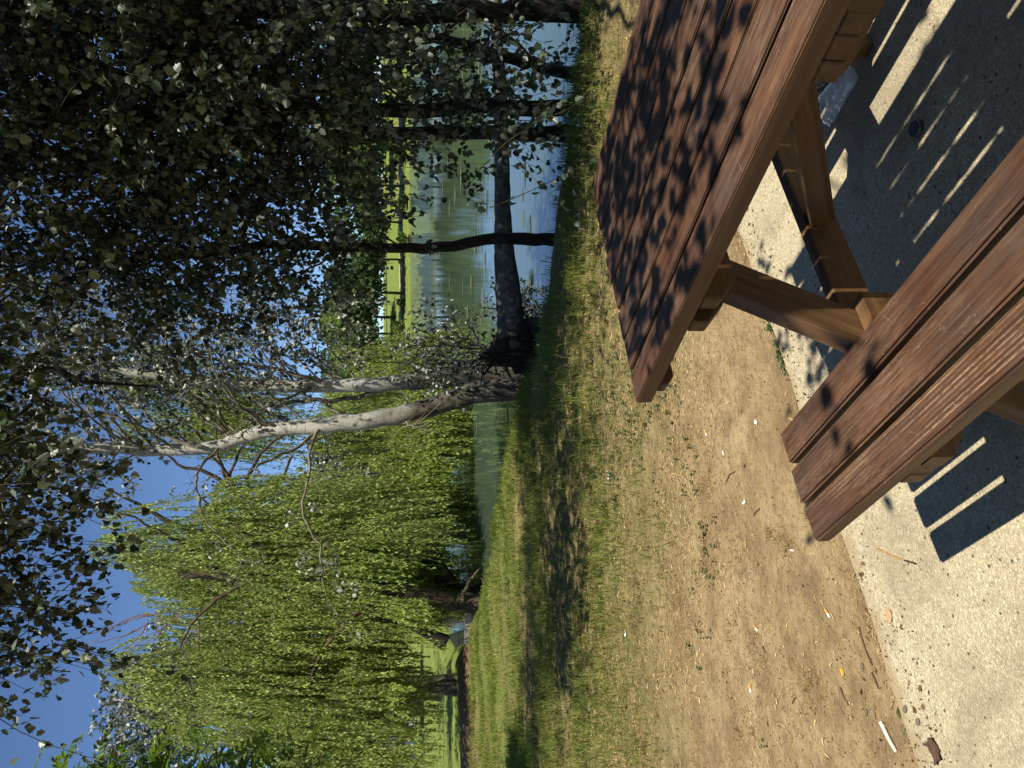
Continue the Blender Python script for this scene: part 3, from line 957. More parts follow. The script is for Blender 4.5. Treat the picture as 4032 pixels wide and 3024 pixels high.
# ---- uprooted poplar lying out over the water, with its root plate
bF = base_at(925, 1135)
fr = empty('fallen_tree', bF)
tag(fr, 'uprooted pale trunk lying level over the water with its dark torn root plate', 'fallen tree')
YF = bF[1] - .05
pF = [at(905, 1108, YF), at(960, 1104, YF - .05), at(1040, 1097, YF - .2), at(1110, 1089, YF - .4), at(1200, 1086, YF - .6), at(1300, 1085, YF - .85), at(1420, 1082, YF - 1.1), at(1560, 1075, YF - 1.3), at(1720, 1070, YF - 1.5)]
mb = MB()
p = spline(pF, 40)
p[1:-1] += rng.normal(size=(38, 3)) * .004
tube(mb, p, np.interp(np.linspace(0, 1, 40), [0, .08, .25, .5, 1], [.22, .16, .135, .085, .05]), 16, 0, .06)
limb(mb, [at(1340, 1085, YF - .9), at(1400, 1150, YF - 1.0), at(1430, 1200, YF - 1.05)], .03, .01, 6, 10, 0)
tF = mb.build('trunk', M['bark_fallen'])
mb = MB()
# root plate: a ragged disc of soil and snapped roots standing on edge
cR = at(908, 1098, YF)
nr, ns = 9, 26
ang = np.linspace(0, 2 * PI, ns, endpoint=False)
ax_t = unit(p[3] - p[0]); e1 = unit(np.cross(ax_t, [0, 0, 1.0])); e2 = np.cross(e1, ax_t)
vv = []
prof_x = np.linspace(-.20, .16, nr); prof_r = np.array([.05, .17, .24, .28, .27, .24, .20, .17, .14])
for k in range(nr):
    rr = prof_r[k] * (1 + .34 * (rng.random(ns) - .5) + .22 * np.sin(ang * 3 + k))
    vv.append(cR + ax_t * (prof_x[k] + rng.normal(size=(ns, 1)) * .02) + rr[:, None] * (np.cos(ang)[:, None] * e1 + np.sin(ang)[:, None] * e2))
vv = np.concatenate(vv)
i = np.arange(nr - 1)[:, None] * ns; j = np.arange(ns)[None]; q = (j + 1) % ns
mb.add(vv, np.stack([i + j, i + q, i + ns + q, i + ns + j], -1).reshape(-1, 4), 0, False)
mb.add(vv[:ns], [list(range(ns))[::-1]], 0)
for k in range(30):
    a = rng.random() * 2 * PI
    d = np.cos(a) * e1 + np.sin(a) * e2 - ax_t * rng.uniform(.1, .9)
    s = cR - ax_t * .05 + .15 * (np.cos(a) * e1 + np.sin(a) * e2)
    L = rng.uniform(.15, .34)
    limb(mb, [s, s + d * L * .6 + rng.normal(size=3) * .05, s + d * L + rng.normal(size=3) * .09], rng.uniform(.012, .035), .005, 5, 8, 0, .012, .3)
# buttress of soil joining it to the bank
limb(mb, [cR + np.array([-.1, -.05, -.1]), cR + np.array([-.15, -.2, -.25]), cR + np.array([-.2, -.35, -.42])], .18, .14, 12, 8, 0, .02, .35)
limb(mb, [cR + np.array([.12, -.05, -.1]), cR + np.array([.16, -.15, -.25]), cR + np.array([.2, -.3, -.42])], .15, .13, 12, 8, 0, .02, .35)
rP = mb.build('root_plate', M['bark_root'])
mb = MB()
for u0, v0, u1, v1, u2, v2 in [(905, 1050, 925, 1010, 960, 985), (925, 1010, 950, 1015, 985, 1000), (915, 1035, 960, 1020, 985, 1030), (925, 1010, 935, 980, 925, 950), (960, 985, 985, 975, 1000, 985), (890, 1060, 900, 1020, 890, 985), (960, 985, 975, 965, 965, 945)]:
    limb(mb, [at(u0, v0, YF - .1), at(u1, v1, YF - .15), at(u2, v2, YF - .2)], .011, .004, 5, 8, 0, .01)
dR = mb.build('bare_branch', M['twig_pale'])
finish(fr, [tF, rP, dR])

# ---- young silver poplars sprouting at the waterline right of the twins
for (u, v, hgt, wid, lab) in [(905, 1085, 1.25, .42, 'silver leaved sapling sprouting behind the root plate'), (985, 1085, .5, .2, 'small silver sapling over the fallen trunk, leaning to the lake'),
                              (868, 1090, 1.5, .35, 'twiggy silver sapling pressed against the rough twin trunk')]:
    y0 = 8.9 if u != 975 else 8.3
    b = at(u, v, y0); b[2] = min(b[2], gz(b[0], b[1])) - .02
    rt_ = tree_root('poplar_sapling', b, lab, 'sapling', 'silver saplings at the waterline')
    top = b + np.array([.05, 0, hgt + .5])
    tr, pp = trunk_obj('stem', rt_, up(b, b + np.array([.02, .02, hgt * .5]), top), [.016, .012, .006], M['bark_dark'], 6, 10, .1)
    mb = MB()
    crown_clusters(ellipsoid_points(b + np.array([0, 0, hgt * .75 + .25]), (wid, .35, hgt * .62), 15), pp, mb, 5, .12, .3, 9, .045, POPLAR, limbs=.9, limb_r=.008, rt=.003)
    cr = mb.build('crown', [M['leaf_silver'], M['twig_dark']])
    tr.name = 'stem'
    finish(rt_, [tr, cr])

# ---- willows
def willow(root_label, base, trunk_path, rad, domes, leaf, n_per, group, extra=None, llen=(1.0, 2.6), lsize=.085, bark='bark_willow', minz=-.2):
    root = tree_root('willow_tree', base, root_label, 'tree', group)
    tr, p = trunk_obj('trunk', root, trunk_path, rad, M[bark], 12, 24, .3, .16, extra, .03)
    mb = MB()
    for (c, r, n, zlo) in domes:
        c = np.array(c); r = np.array(r)
        # each bough is an umbrella of strands of its own, with dark gaps between
        K = max(6, n // 26)
        bd = rand_dir(K * 4); bd = bd[bd[:, 2] > -.45][:K]; K = len(bd)
        bc = c + bd * r * (rng.random((K, 1)) ** .35 * .95 + .08)
        which = rng.integers(0, K, n)
        bs = rng.uniform(.22, .55, K) * (r.mean() / 2.4)
        ang_ = rng.uniform(0, 2 * PI, n); ra = np.sqrt(rng.random(n))
        d = np.stack([np.cos(ang_), np.sin(ang_), np.zeros(n)], -1)
        s = bc[which] + d * (ra * bs[which])[:, None] + np.stack([np.zeros(n), np.zeros(n), (1 - ra ** 2) * bs[which] * .55 + rng.normal(size=n) * .05], -1)
        d = unit(d * .6 + bd[which] * np.array([1, 1, 0]) + 1e-6)
        L = rng.uniform(*llen, n)
        L = np.minimum(L, np.maximum(s[:, 2] - zlo - .5 * np.sin(s[:, 0] * 3.1 + 1), .35))
        out = d * np.array([1, 1, 0])
        m = n_per
        t = np.sort(rng.random((n, m)), axis=1)
        kk = 6; tk = np.linspace(0, 1, kk)
        sway = rng.normal(size=(n, 3)) * np.array([.10, .10, 0]) + np.array([-.06, 0, 0])

        def curve(tt):
            e = 1 - np.exp(-3.2 * tt)
            return s[:, None] + e[..., None] * (out * .30)[:, None] + (tt * L[:, None])[..., None] * np.array([0, 0, -1.0]) + (.20 * np.sin(tt * PI * .9))[..., None] * np.array([0, 0, .5]) \
                + (tt ** 1.5 * L[:, None])[..., None] * sway[:, None]
        twigs(mb, curve(np.broadcast_to(tk, (n, kk))), .006, .003, 1)
        q = curve(t).reshape(-1, 3)
        nn = len(q)
        ax = unit(np.array([0, 0, -1.0]) + rng.normal(size=(nn, 3)) * .33)
        nor = unit(rng.normal(size=(nn, 3)) + np.repeat(out, m, 0) * .9 + np.array([0, 0, .5]))
        leaves(mb, q + rng.normal(size=(nn, 3)) * .012, ax, nor, lsize * rng.uniform(.6, 1.3, nn), LANCE * np.array([1.05, 1]), 0, .2, .1)
    cr = mb.build('crown', [M[leaf], M['twig_yellow']])
    finish(root, [tr, cr])
    return root


bW = base_at(352, 1022)
YW = bW[1]
tp = up(bW, at(362, 960, YW), at(385, 850, YW), at(405, 720, YW), at(420, 600, YW), at(424, 470, YW), at(418, 385, YW))
exW = [([at(385, 850, YW), at(330, 760, YW), at(240, 690, YW + .3), at(150, 660, YW + .2)], .09, .02, dict(n=12)),
       ([at(415, 640, YW), at(470, 570, YW), at(530, 500, YW + .2), at(590, 430, YW + .3)], .09, .014, dict(n=12)),
       ([at(420, 560, YW), at(350, 450, YW), at(285, 400, YW), at(235, 370, YW)], .05, .010, dict(n=12)),
       ([at(424, 470, YW), at(470, 410, YW), at(520, 330, YW), at(560, 240, YW)], .075, .010, dict(n=12)),
       ([at(350, 1000, YW - .1), at(395, 1010, YW - .2), at(430, 1035, YW - .3)], .06, .015, dict(n=8))]
willow('big weeping willow with a broken topped trunk and bright yellow green curtain', bW, tp, [.17, .155, .145, .14, .125, .10, .06],
       [((-4.9, YW + 1.2, 3.0), (2.5, 1.9, 3.9), 1900, .75), ((-7.2, YW + 1.6, 2.5), (2.0, 1.9, 2.9), 900, .95), ((-3.2, YW + .9, 4.6), (1.2, 1.2, 2.7), 420, 1.6), ((-3.9, YW + .2, 1.9), (1.3, .6, 1.3), 170, .5)],
       'leaf_willow', 84, 'willows around the inlet', exW, (1.1, 3.2), .074)

wroot = bpy.data.objects['willow_tree']
mb = MB()
for u0, v0, u1, v1, u2, v2 in [(330, 395, 300, 340, 262, 290), (310, 360, 275, 330, 255, 275), (330, 395, 330, 320, 300, 240), (322, 350, 290, 280, 262, 230), (330, 330, 310, 260, 272, 205), (300, 300, 280, 250, 270, 190),
                               (322, 430, 270, 425, 235, 400), (300, 426, 262, 395, 210, 415), (330, 300, 300, 230, 290, 180), (315, 320, 285, 300, 245, 262)]:
    limb(mb, [at(u0, v0, YW), at(u1, v1, YW), at(u2, v2, YW)], .016, .005, 4, 9, 0, .02)
o = mb.build('dead_twigs', plain_mat('reddish_dead_twig', (.17, .10, .075), .8, .2))
finish(wroot, [o])

# second willow, leaning out over the inlet behind
Y2 = 18.0
b2 = np.array([at(330, 985, Y2)[0], Y2, 0]); b2[2] = gz(b2[0], b2[1]) - .1
tp2 = up(b2, at(420, 950, Y2), at(520, 944, Y2 - .2), at(590, 940, Y2 - .3), at(650, 925, Y2 - .3))
ex2 = [([at(440, 950, Y2), at(400, 700, Y2), at(450, 520, Y2), at(545, 350, Y2), at(600, 240, Y2)], .19, .018, dict(n=16)),
       ([at(430, 600, Y2), at(520, 560, Y2), at(560, 530, Y2), at(640, 490, Y2 - .2), at(700, 430, Y2 - .3)], .14, .014, dict(n=16)),
       ([at(560, 530, Y2), at(640, 540, Y2), at(700, 580, Y2), at(740, 660, Y2)], .06, .02, dict(n=12)),
       ([at(590, 515, Y2), at(640, 440, Y2), at(660, 380, Y2), at(720, 330, Y2)], .06, .02, dict(n=12)),
       ([at(560, 530, Y2), at(600, 600, Y2), at(690, 640, Y2), at(720, 720, Y2)], .05, .02, dict(n=12)),
       ([at(630, 495, Y2), at(690, 520, Y2), at(740, 560, Y2)], .04, .015, dict(n=10)),
       ([at(600, 500, Y2), at(680, 470, Y2), at(760, 470, Y2)], .045, .015, dict(n=10))]
willow('darker green willow leaning out over the inlet with black twisting limbs', b2, tp2, [.26, .22, .18, .15, .09],
       [((-1.7, Y2 + 2.0, 1.6), (2.7, 1.9, 2.3), 1000, -.25), ((-4.4, Y2 + 1.6, 4.9), (1.7, 1.4, 3.3), 420, 1.5), ((-.2, Y2 + 1.6, 6.4), (1.5, 1.3, 2.6), 420, 3.2), ((-4.4, Y2 + 1.6, 1.5), (1.6, 1.3, 1.8), 360, .1), ((-2.1, Y2 - .5, 1.1), (.9, .4, 1.1), 160, .15), ((-1.3, Y2 + .4, .9), (2.3, 1.0, 1.0), 480, -.33), ((-3.9, Y2 - .6, .9), (1.0, .6, .8), 130, -.1)],
       'leaf_willow_deep', 66, 'willows around the inlet', ex2, (1.0, 3.0), .086)

# third willow farther round the inlet
Y3 = 30.0
b3 = np.array([-7.5, Y3, 0]); b3 = np.array([-9.6, 31.5, gz(-9.6, 31.5) - .1])
tp3 = up(b3, b3 + np.array([.6, 0, 2]), b3 + np.array([1.4, -.2, 4]), b3 + np.array([2.2, -.2, 6]))
willow('hazy pale willow farthest back across the inlet', b3, tp3, [.3, .26, .2, .1],
       [((-6.0, 31.5, 2.9), (4.0, 3.0, 2.9), 1100, .1), ((-1.5, 33, 2.9), (3.2, 2.6, 2.8), 700, .3)],
       'leaf_willow', 40, 'willows around the inlet', None, (1.4, 3.2), .13)

# grey poplar standing behind the big willow
bG = np.array([-7.6, 19.5, 0]); bG[2] = gz(-7.6, 19.5)
rG = tree_root('silver_poplar_tree', bG, 'silvery grey poplar whose white top shows behind the big willow', 'tree')
tr, pp = trunk_obj('trunk', rG, up(bG, bG + np.array([.2, 0, 3]), bG + np.array([.4, 0, 5.5]), bG + np.array([.1, 0, 8.3])), [.2, .16, .1, .04], M['bark_poplar'], 10, 16)
mb = MB()
crown_clusters(np.concatenate([ellipsoid_points((-8.2, 19.5, 7.5), (1.1, 1.1, 1.1), 46), ellipsoid_points((-7.0, 19.5, 6.6), (.9, 1.1, 1.5), 40)]), pp, mb, 8, .3, .5, 11, .10, POPLAR, limbs=.5, limb_r=.02, rt=.007)
cr = mb.build('crown', [M['leaf_silver'], M['twig_pale']])
finish(rG, [tr, cr])
# second grey poplar beyond the inlet
bG = np.array([-5.2, 27.0, 0]); bG = np.array([-9.2, 27.5, gz(-9.2, 27.5)])
rG = tree_root('silver_poplar_tree', bG, 'dull silver poplar glimpsed low behind the black limbs of the leaning willow', 'tree')
tr, pp = trunk_obj('trunk', rG, up(bG, bG + np.array([1.2, 0, 2]), bG + np.array([2.6, 0, 4]), bG + np.array([3.4, 0, 5])), [.2, .16, .1, .04], M['bark_dark'], 10, 16)
mb = MB()
crown_clusters(np.concatenate([ellipsoid_points((-4.8, 27, 3.6), (2.2, 1.5, 1.8), 60), ellipsoid_points((-2.8, 27.5, 3.0), (1.6, 1.4, 1.4), 34)]), pp, mb, 7, .45, .6, 10, .13, POPLAR, limbs=.4, limb_r=.03, rt=.008)
cr = mb.build('crown', [M['leaf_silver'], M['twig_dark']])
finish(rG, [tr, cr])

# ---- pinnate leaved ash at the left edge
bH = np.array([-5.1, 7.4, 0]); bH[2] = gz(-5.1, 7.4) - .05
rH = tree_root('ash_tree', bH, 'bright green ash with feathery leaflets at the far left edge', 'tree')
tr, pp = trunk_obj('trunk', rH, up(bH, bH + np.array([.05, .1, 1.2]), bH + np.array([.2, .1, 2.6]), bH + np.array([.3, 0, 4.2])), [.09, .075, .055, .02], M['bark_willow'], 10, 14)
mb = MB()
cl = np.concatenate([ellipsoid_points((-3.85, 7.3, 3.0), (.55, .8, .95), 62), ellipsoid_points((-4.05, 7.3, 4.1), (.5, .7, .95), 52), ellipsoid_points((-5.4, 6.6, 3.6), (.8, 1.2, 1.3), 40)])
for c in cl:
    below = pp[pp[:, 2] < c[2]]; s = below[-1] if len(below) else pp[2]
    limb(mb, [s, (s + c) / 2 + np.array([0, 0, .1]), c], .012, .004, 5, 7, 1, .01)
    n = 8
    P = c + rng.normal(size=(n, 3)) * .13
    D = unit(unit(P - c) + rng.normal(size=(n, 3)) * .4)
    L = .26 * rng.uniform(.7, 1.3, n); m = 6
    t = np.linspace(.25, 1, m)
    side = unit(np.cross(D, np.array([0, 0, 1.0]) + rng.normal(size=(n, 3)) * .3))
    nor = np.cross(side, D)
    path = P[:, None] + (L[:, None] * np.linspace(0, 1, 4)[None])[..., None] * D[:, None] + (L[:, None] * np.linspace(0, 1, 4)[None] ** 2)[..., None] * np.array([0, 0, -.35])
    twigs(mb, path, .003, .0015, 1)
    for sg in (-1, 1):
        q = P[:, None] + (L[:, None] * t[None])[..., None] * D[:, None] + (L[:, None] * t[None] ** 2)[..., None] * np.array([0, 0, -.35])
        ax = unit(side[:, None] * sg + D[:, None] * .75 + rng.normal(size=(n, m, 3)) * .12 + np.array([0, 0, -.15])).reshape(-1, 3)
        leaves(mb, q.reshape(-1, 3), ax, np.repeat(nor, m, 0) + rng.normal(size=(n * m, 3)) * .15, .085 * rng.uniform(.75, 1.15, n * m), ASH, 0, .15, .15)
    leaves(mb, (P + L[:, None] * D + L[:, None] * np.array([0, 0, -.35])), D, nor, .085, ASH, 0, .15, .15)
cr = mb.build('crown', [M['leaf_ash'], M['twig_dark']])
finish(rH, [tr, cr])

# ---- trees on the far bank and the far lawn
def far_tree(label, x, y, h, w, leaf, group, dens=1.0, trunk_h=.28, bark='bark_willow'):
    z = gz(x, y)
    root = tree_root('bank_tree', (x, y, z), label, 'tree', group)
    tr, pp = trunk_obj('trunk', root, up((x, y, z - .2), (x + .1, y, z + h * .3), (x - .1, y, z + h * .7)), [w * .018 + .07, w * .014 + .05, .04], M[bark], 8, 8, .3)
    mb = MB()
    n = int(44 * dens)
    cen = ellipsoid_points((x, y, z + h * (trunk_h + 1) / 2), (w * .40, w * .40, h * (1 - trunk_h) * .40), n, .35)
    for c in cen:
        k = 62
        q = c + rng.normal(size=(k, 3)) * np.array([w, w, h * .6]) * .085
        leaves(mb, q, rand_dir(k) + np.array([0, 0, -.4]), rand_dir(k) + np.array([0, 0, .6]), w * .062 * rng.uniform(.6, 1.3, k), OVAL, 0)
    cr = mb.build('crown', M[leaf])
    finish(root, [tr, cr])


fl = [(-2, 118, 12, 11), (5, 133, 11, 10), (9, 138, 13.5, 11), (16, 136, 12.5, 12), (22, 137, 8.5, 8), (29, 139, 8, 9), (35, 137, 11, 10), (42, 138, 9, 9), (50, 136, 13, 12), (60, 138, 12, 12), (71, 138, 13, 13), (13, 150, 15, 13), (46, 152, 15, 15)]
words = ['behind the twin poplars', 'first to the right of the twins', 'tallest near the twins', 'rounded, mirrored in the calm water', 'low, left of the lone dark stem', 'low, right of the lone dark stem', 'seen through the dark leaves', 'small, seen through the dark leaves',
         'broad, behind the close pair of trunks', 'broad, behind the leaning poplar', 'farthest right', 'tall, set back on the meadow', 'widest, set back on the meadow']
for (x, y, h, w), t in zip(fl, words):
    far_tree('round green tree across the lake, ' + t, x, y, h, w, 'leaf_far' if (x * 7 + h * 3) % 3 < 1.6 else 'leaf_far_deep', 'trees across the lake')
for (x, y, h, w, t) in [(-19, 46, 9, 8, 'behind the big willow, nearer the path'), (-13.5, 58, 10, 9, 'left of the inlet on the far lawn'), (-27, 60, 11, 10, 'at the left end of the far lawn'), (-8, 66, 10, 9, 'behind the inlet'), (-34, 74, 13, 12, 'beyond the white building'), (-20, 82, 12, 12, 'closing the far lawn')]:
    far_tree('park tree ' + t, x, y, h, w, 'leaf_far_deep', 'trees on the far lawn', 1.0, .3)

# shrubs along the far waterline
for i, (x, w, h, t) in enumerate([(1.5, 3.0, 1.6, 'nearest the twins'), (9.5, 4.0, 2.2, 'spreading low to the water'), (14.2, 2.2, 1.4, 'small and rounded'), (24.5, 3.4, 2.0, 'between the two low trees'), (31.5, 2.4, 1.5, 'right of the lone dark stem'), (40, 4.5, 2.4, 'seen through hanging leaves'), (52, 4, 2.2, 'behind the close pair of trunks'), (64, 5, 2.6, 'farthest right of the shrubs')]):
    y = 132.0 + (i % 3) * 1.1
    z = gz(x, y)
    mb = MB()
    for c in ellipsoid_points((x, y, z + h * .45), (w * .42, 1.0, h * .4), 14):
        q = c + rng.normal(size=(46, 3)) * np.array([w, 2, h]) * .10
        leaves(mb, q, rand_dir(46), rand_dir(46) + np.array([0, 0, .5]), .3 * rng.uniform(.6, 1.3, 46), OVAL, 0)
    o = mb.build('bank_shrub', M['leaf_far' if i % 2 else 'leaf_far_deep'], None, (x, y, z))
    tag(o, 'green shrub on the waterline across the lake, ' + t, 'shrub', 'shrubs across the lake')

# distant wood closing the view beyond the lake and the lawns
mb = MB()
n = 52000
x = rng.uniform(-190, 260, n); y = rng.uniform(0, 16, n)
y = y + 178 - .0012 * (x - 30) ** 2 * (x < 30) * .9
hh = 9 + 5 * vnoise(x * .09, y * .02, 90) + 3 * vnoise(x * .3, y * .05, 91)
zz = ground_z(x, y) + hh * np.sqrt(rng.random(n))
leaves(mb, np.stack([x, y, zz], -1), rand_dir(n) + np.array([0, 0, -.3]), rand_dir(n) + np.array([0, -.4, .5]), rng.uniform(.5, 1.1, n), OVAL, 0)
tag(mb.build('far_woods', M['leaf_far_deep']), 'unbroken belt of trees far behind the lake and lawns', 'woods', kind='stuff')

# grey park trunks on the lawn at left
for (u, v0, v1, y, lab) in [(151, 930, 640, 27, 'pale grey trunk on the lawn seen through the willow curtain, nearer the white building'), (177, 945, 650, 24, 'grey park tree with a whitened foot on the lawn beside the trodden earth')]:
    p0 = at(u, v0, y); p0[2] = gz(p0[0], p0[1]) - .05
    rt_ = tree_root('park_tree', p0, lab, 'tree', 'grey trunks on the lawn')
    tr, pp = trunk_obj('trunk', rt_, up(p0, at(u - 2, 890, y), at(u, 800, y), at(u + 4, v1, y)), [.10, .09, .08, .06], M['bark_fallen'], 10, 14)
    mb = MB()
    crown_clusters(ellipsoid_points(at(u, 600, y), (1.8, 1.8, 1.4), 26), pp, mb, 6, .4, .6, 10, .14, OVAL, limbs=.5, limb_r=.03, rt=.008)
    cr = mb.build('crown', [M['leaf_willow_deep'], M['twig_dark']])
    finish(rt_, [tr, cr])

# unseen trees added behind the viewer to cut sky light and deepen the shade
for (x, y, h, w, t) in [(-4.5, -6.5, 9.5, 7.5, 'left of the slab'), (4.0, -7.0, 10.5, 8, 'right of the slab'), (-8.5, -1.0, 8.5, 6.5, 'west of the sandy patch'), (9.0, -2.5, 10, 8, 'east of the slab')]:
    far_tree('added leafy tree out of view behind the picnic place, closing off sky light, ' + t, x, y, h, w, 'leaf_far_deep', 'added shading trees behind the picnic place', 1.6, .22)

# white building across the lawn
def building():
    x, y = at(70, 858, 62)[:2]
    z = gz(x, y)
    root = empty('park_building', (x, y, z))
    tag(root, 'low white building with dark roof far across the left lawn', 'building')
    W, D, H = 7.0, 4.0, 2.3
    wall = plain_mat('white_render', (.75, .74, .70), .8, .2, 3, (.66, .65, .6)); roofm = plain_mat('dark_roof', (.10, .09, .09), .8, .2, 6, (.06, .055, .055)); gl = plain_mat('window_glass', (.03, .04, .05), .1, .5)
    me = box_mesh('wall', W, D, H, .01, wall); put('wall', me, root, (0, 0, H / 2))
    bm = bmesh.new()
    a, b, e = W / 2 + .4, D / 2 + .4, 1.1
    vs = [bm.verts.new(c) for c in [(-a, -b, H), (a, -b, H), (a, b, H), (-a, b, H), (-a + 1, 0, H + e), (a - 1, 0, H + e)]]
    for f in ((0, 1, 5, 4), (2, 3, 4, 5), (1, 2, 5), (3, 0, 4), (3, 2, 1, 0)): bm.faces.new([vs[k] for k in f])
    me = bpy.data.meshes.new('roof'); bm.to_mesh(me); bm.free(); me.materials.append(roofm); put('roof', me, root, (0, 0, .005))
    for k in (-2.2, .2, 2.4):
        put('window', box_mesh('window', .9, .06, 1.0, .01, gl), root, (k, -D / 2 - .02, 1.35))


building()

# pale block of stone under the willow
p = at(300, 986, 16.2)
mb = MB()
bm = bmesh.new(); bmesh.ops.create_cube(bm, size=1)
for v in bm.verts: v.co = Vector((v.co.x * .62, v.co.y * .3, v.co.z * .17)) + Vector((random.uniform(-.03, .03), random.uniform(-.02, .02), random.uniform(-.02, .02)))
bmesh.ops.bevel(bm, geom=bm.edges[:], offset=.025, segments=2, affect='EDGES')
me = bpy.data.meshes.new('stone_block'); bm.to_mesh(me); bm.free(); me.materials.append(plain_mat('pale_stone', (.62, .57, .47), .9, .1, 9, (.44, .39, .31)))
o = bpy.data.objects.new('stone_block', me); COL.objects.link(o); o.location = (p[0], p[1], gz(p[0], p[1]) + .07); o.rotation_euler = (0, 0, .1)
tag(o, 'pale sunlit stone block on the bare earth beside the willow trunk', 'stone')

# red root tangle at the willow foot
mb = MB()
c = base_at(395, 1022, 0)
for k in range(26):
    a = rng.random() * 2 * PI; r = rng.uniform(.05, .2)
    s = c + np.array([math.cos(a) * r, math.sin(a) * r, rng.uniform(0, .16)])
    limb(mb, [s, s + rng.normal(size=3) * .10, s + rng.normal(size=3) * .13 + np.array([0, 0, .03])], .014, .006, 5, 8, 0, .01)
o = mb.build('root_tangle', plain_mat('red_root', (.22, .065, .06), .7, .2, 12, (.11, .035, .035)), None, c)
tag(o, 'tangle of dark red roots on the bank by the willow foot', 'roots')

# ------------------------------------------------------------------ ground cover
SLAB_S = -.56


def in_slab(x, y, pad=0.0):
    rx, ry = x - T0[0], y - T0[1]
    s = rx * LX[0] + ry * LX[1]; n = rx * NX[0] + ry * NX[1]
    return (s > SLAB_S - pad) & (n < 1.62 + pad) & (n > -2.7) & (s < 3.5)


def scatter(n, x0, x1, y0, y1, dens):
    x = rng.uniform(x0, x1, n); y = rng.uniform(y0, y1, n)
    ok = rng.random(n) < dens(x, y)
    x, y = x[ok], y[ok]
    sd_ = signed_shore(x, y)
    ok = ~in_slab(x, y, .0) & (sd_ > .0) & ((sd_ > .55) | (rng.random(len(x)) < .25))
    x, y = x[ok], y[ok]
    # only what the view can see, a step to either side included
    ok = np.abs(x) < y * .62 + 1.2
    return x[ok], y[ok]


def blades(mb, x, y, h, w, lean):
    n = len(x)
    z = ground_z(x, y) - .004
    a = rng.uniform(0, 2 * PI, n); la = rng.uniform(0, 2 * PI, n)
    b = np.stack([x, y, z], -1)
    sd = np.stack([np.cos(a), np.sin(a), np.zeros(n)], -1) * (w / 2)[:, None]
    ld = np.stack([np.cos(la), np.sin(la), np.zeros(n)], -1) * (h * lean)[:, None]
    upv = np.array([0, 0, 1.0])
    m = b + ld * .3 + upv * (h * .6)[:, None]
    t = b + ld + upv * (h * (1 - .25 * lean))[:, None]
    v = np.stack([b - sd, b + sd, m + sd * .7, m - sd * .7, t], 1).reshape(-1, 3)
    k = (np.arange(n) * 5)[:, None]
    mb.add(v, k + np.array([[0, 1, 2, 3]]), 0)
    mb.v.append(np.zeros((0, 3)))
    mb.f.append((mb.n - n * 5 + k + np.array([[3, 2, 4]]), 0, False))


def grassiness(x, y):
    d = y - .12 * x + (vnoise(x * 1.3, y * 1.3, 21) - .5) * 1.6
    return np.clip((d - 3.6) / 1.4, 0, 1)


def patch(x, y, s, seed): return vnoise(x * s, y * s, seed) * .6 + vnoise(x * s * 2.7, y * s * 2.7, seed + 1) * .4


mb = MB()
x, y = scatter(330000, -9, 5, 2.4, 15.0, lambda x, y: grassiness(x, y) * np.clip((patch(x, y * 1.8, .9, 31) - .34) * 4, .04, 1) * np.where(y < 7, .7, .8))
blades(mb, x, y, rng.uniform(.03, .10, len(x)) * (.35 + .65 * grassiness(x, y)) * (.8 + .7 * patch(x, y, .6, 40)), .0028 + .0007 * y, rng.uniform(.3, 1.1, len(x)))
tag(mb.build('green_grass', M['grass_green']), 'yellow green grass growing on the meadow towards the bank', 'grass', kind='stuff')
mb = MB()
x, y = scatter(260000, -8, 5, 2.2, 13.0, lambda x, y: np.clip(grassiness(x, y) + .12 + .35 * np.clip(y - 2.5, 0, 1), 0, 1) * np.clip((patch(x, y * 1.6, 1.6, 51) - .36) * 4, .03, 1) * np.where(y > 4.6, .34, .6))
blades(mb, x, y, rng.uniform(.012, .045, len(x)) * (.6 + .7 * grassiness(x, y)), .0024 + .0006 * y, rng.uniform(.5, 1.8, len(x)))
# taller seeding stalks
x, y = scatter(1500, -6, 4, 4.4, 7.5, lambda x, y: grassiness(x, y) * .5)
blades(mb, x, y, rng.uniform(.10, .19, len(x)), np.full(len(x), .004), rng.uniform(.4, .9, len(x)))
# dry tufts rooted in the sand
m = 300
tx = rng.uniform(-3, 2.2, m); ty = 1.6 + 3.2 * rng.random(m) ** .7
ok = (patch(tx, ty, 1.4, 95) > .42) & ~in_slab(tx, ty, .03); tx, ty = tx[ok], ty[ok]
k_ = rng.integers(14, 46, len(tx))
rr = np.repeat(rng.uniform(.008, .05, len(tx)), k_)
x = np.repeat(tx, k_) + rng.normal(size=k_.sum()) * rr; y = np.repeat(ty, k_) + rng.normal(size=k_.sum()) * rr
blades(mb, x, y, rng.uniform(.012, .045, len(x)), np.full(len(x), .0026), rng.uniform(.6, 2.2, len(x)))
tag(mb.build('dry_grass', M['grass_dry']), 'straw coloured dry grass thinning out over the sand', 'grass', kind='stuff')

# straw, chaff and twig bits lying flat
mb = MB()
x, y = scatter(200000, -4.5, 4, 1.0, 6.0, lambda x, y: np.clip((patch(x, y * 1.4, 1.6, 61) - .40 + .14 * np.clip(y - 2.6, 0, 1)) * 3.2, .03, 1) * np.clip(.25 + grassiness(x, y) + np.clip((y - 2.0) * .45, 0, .8), 0, 1) * .6)
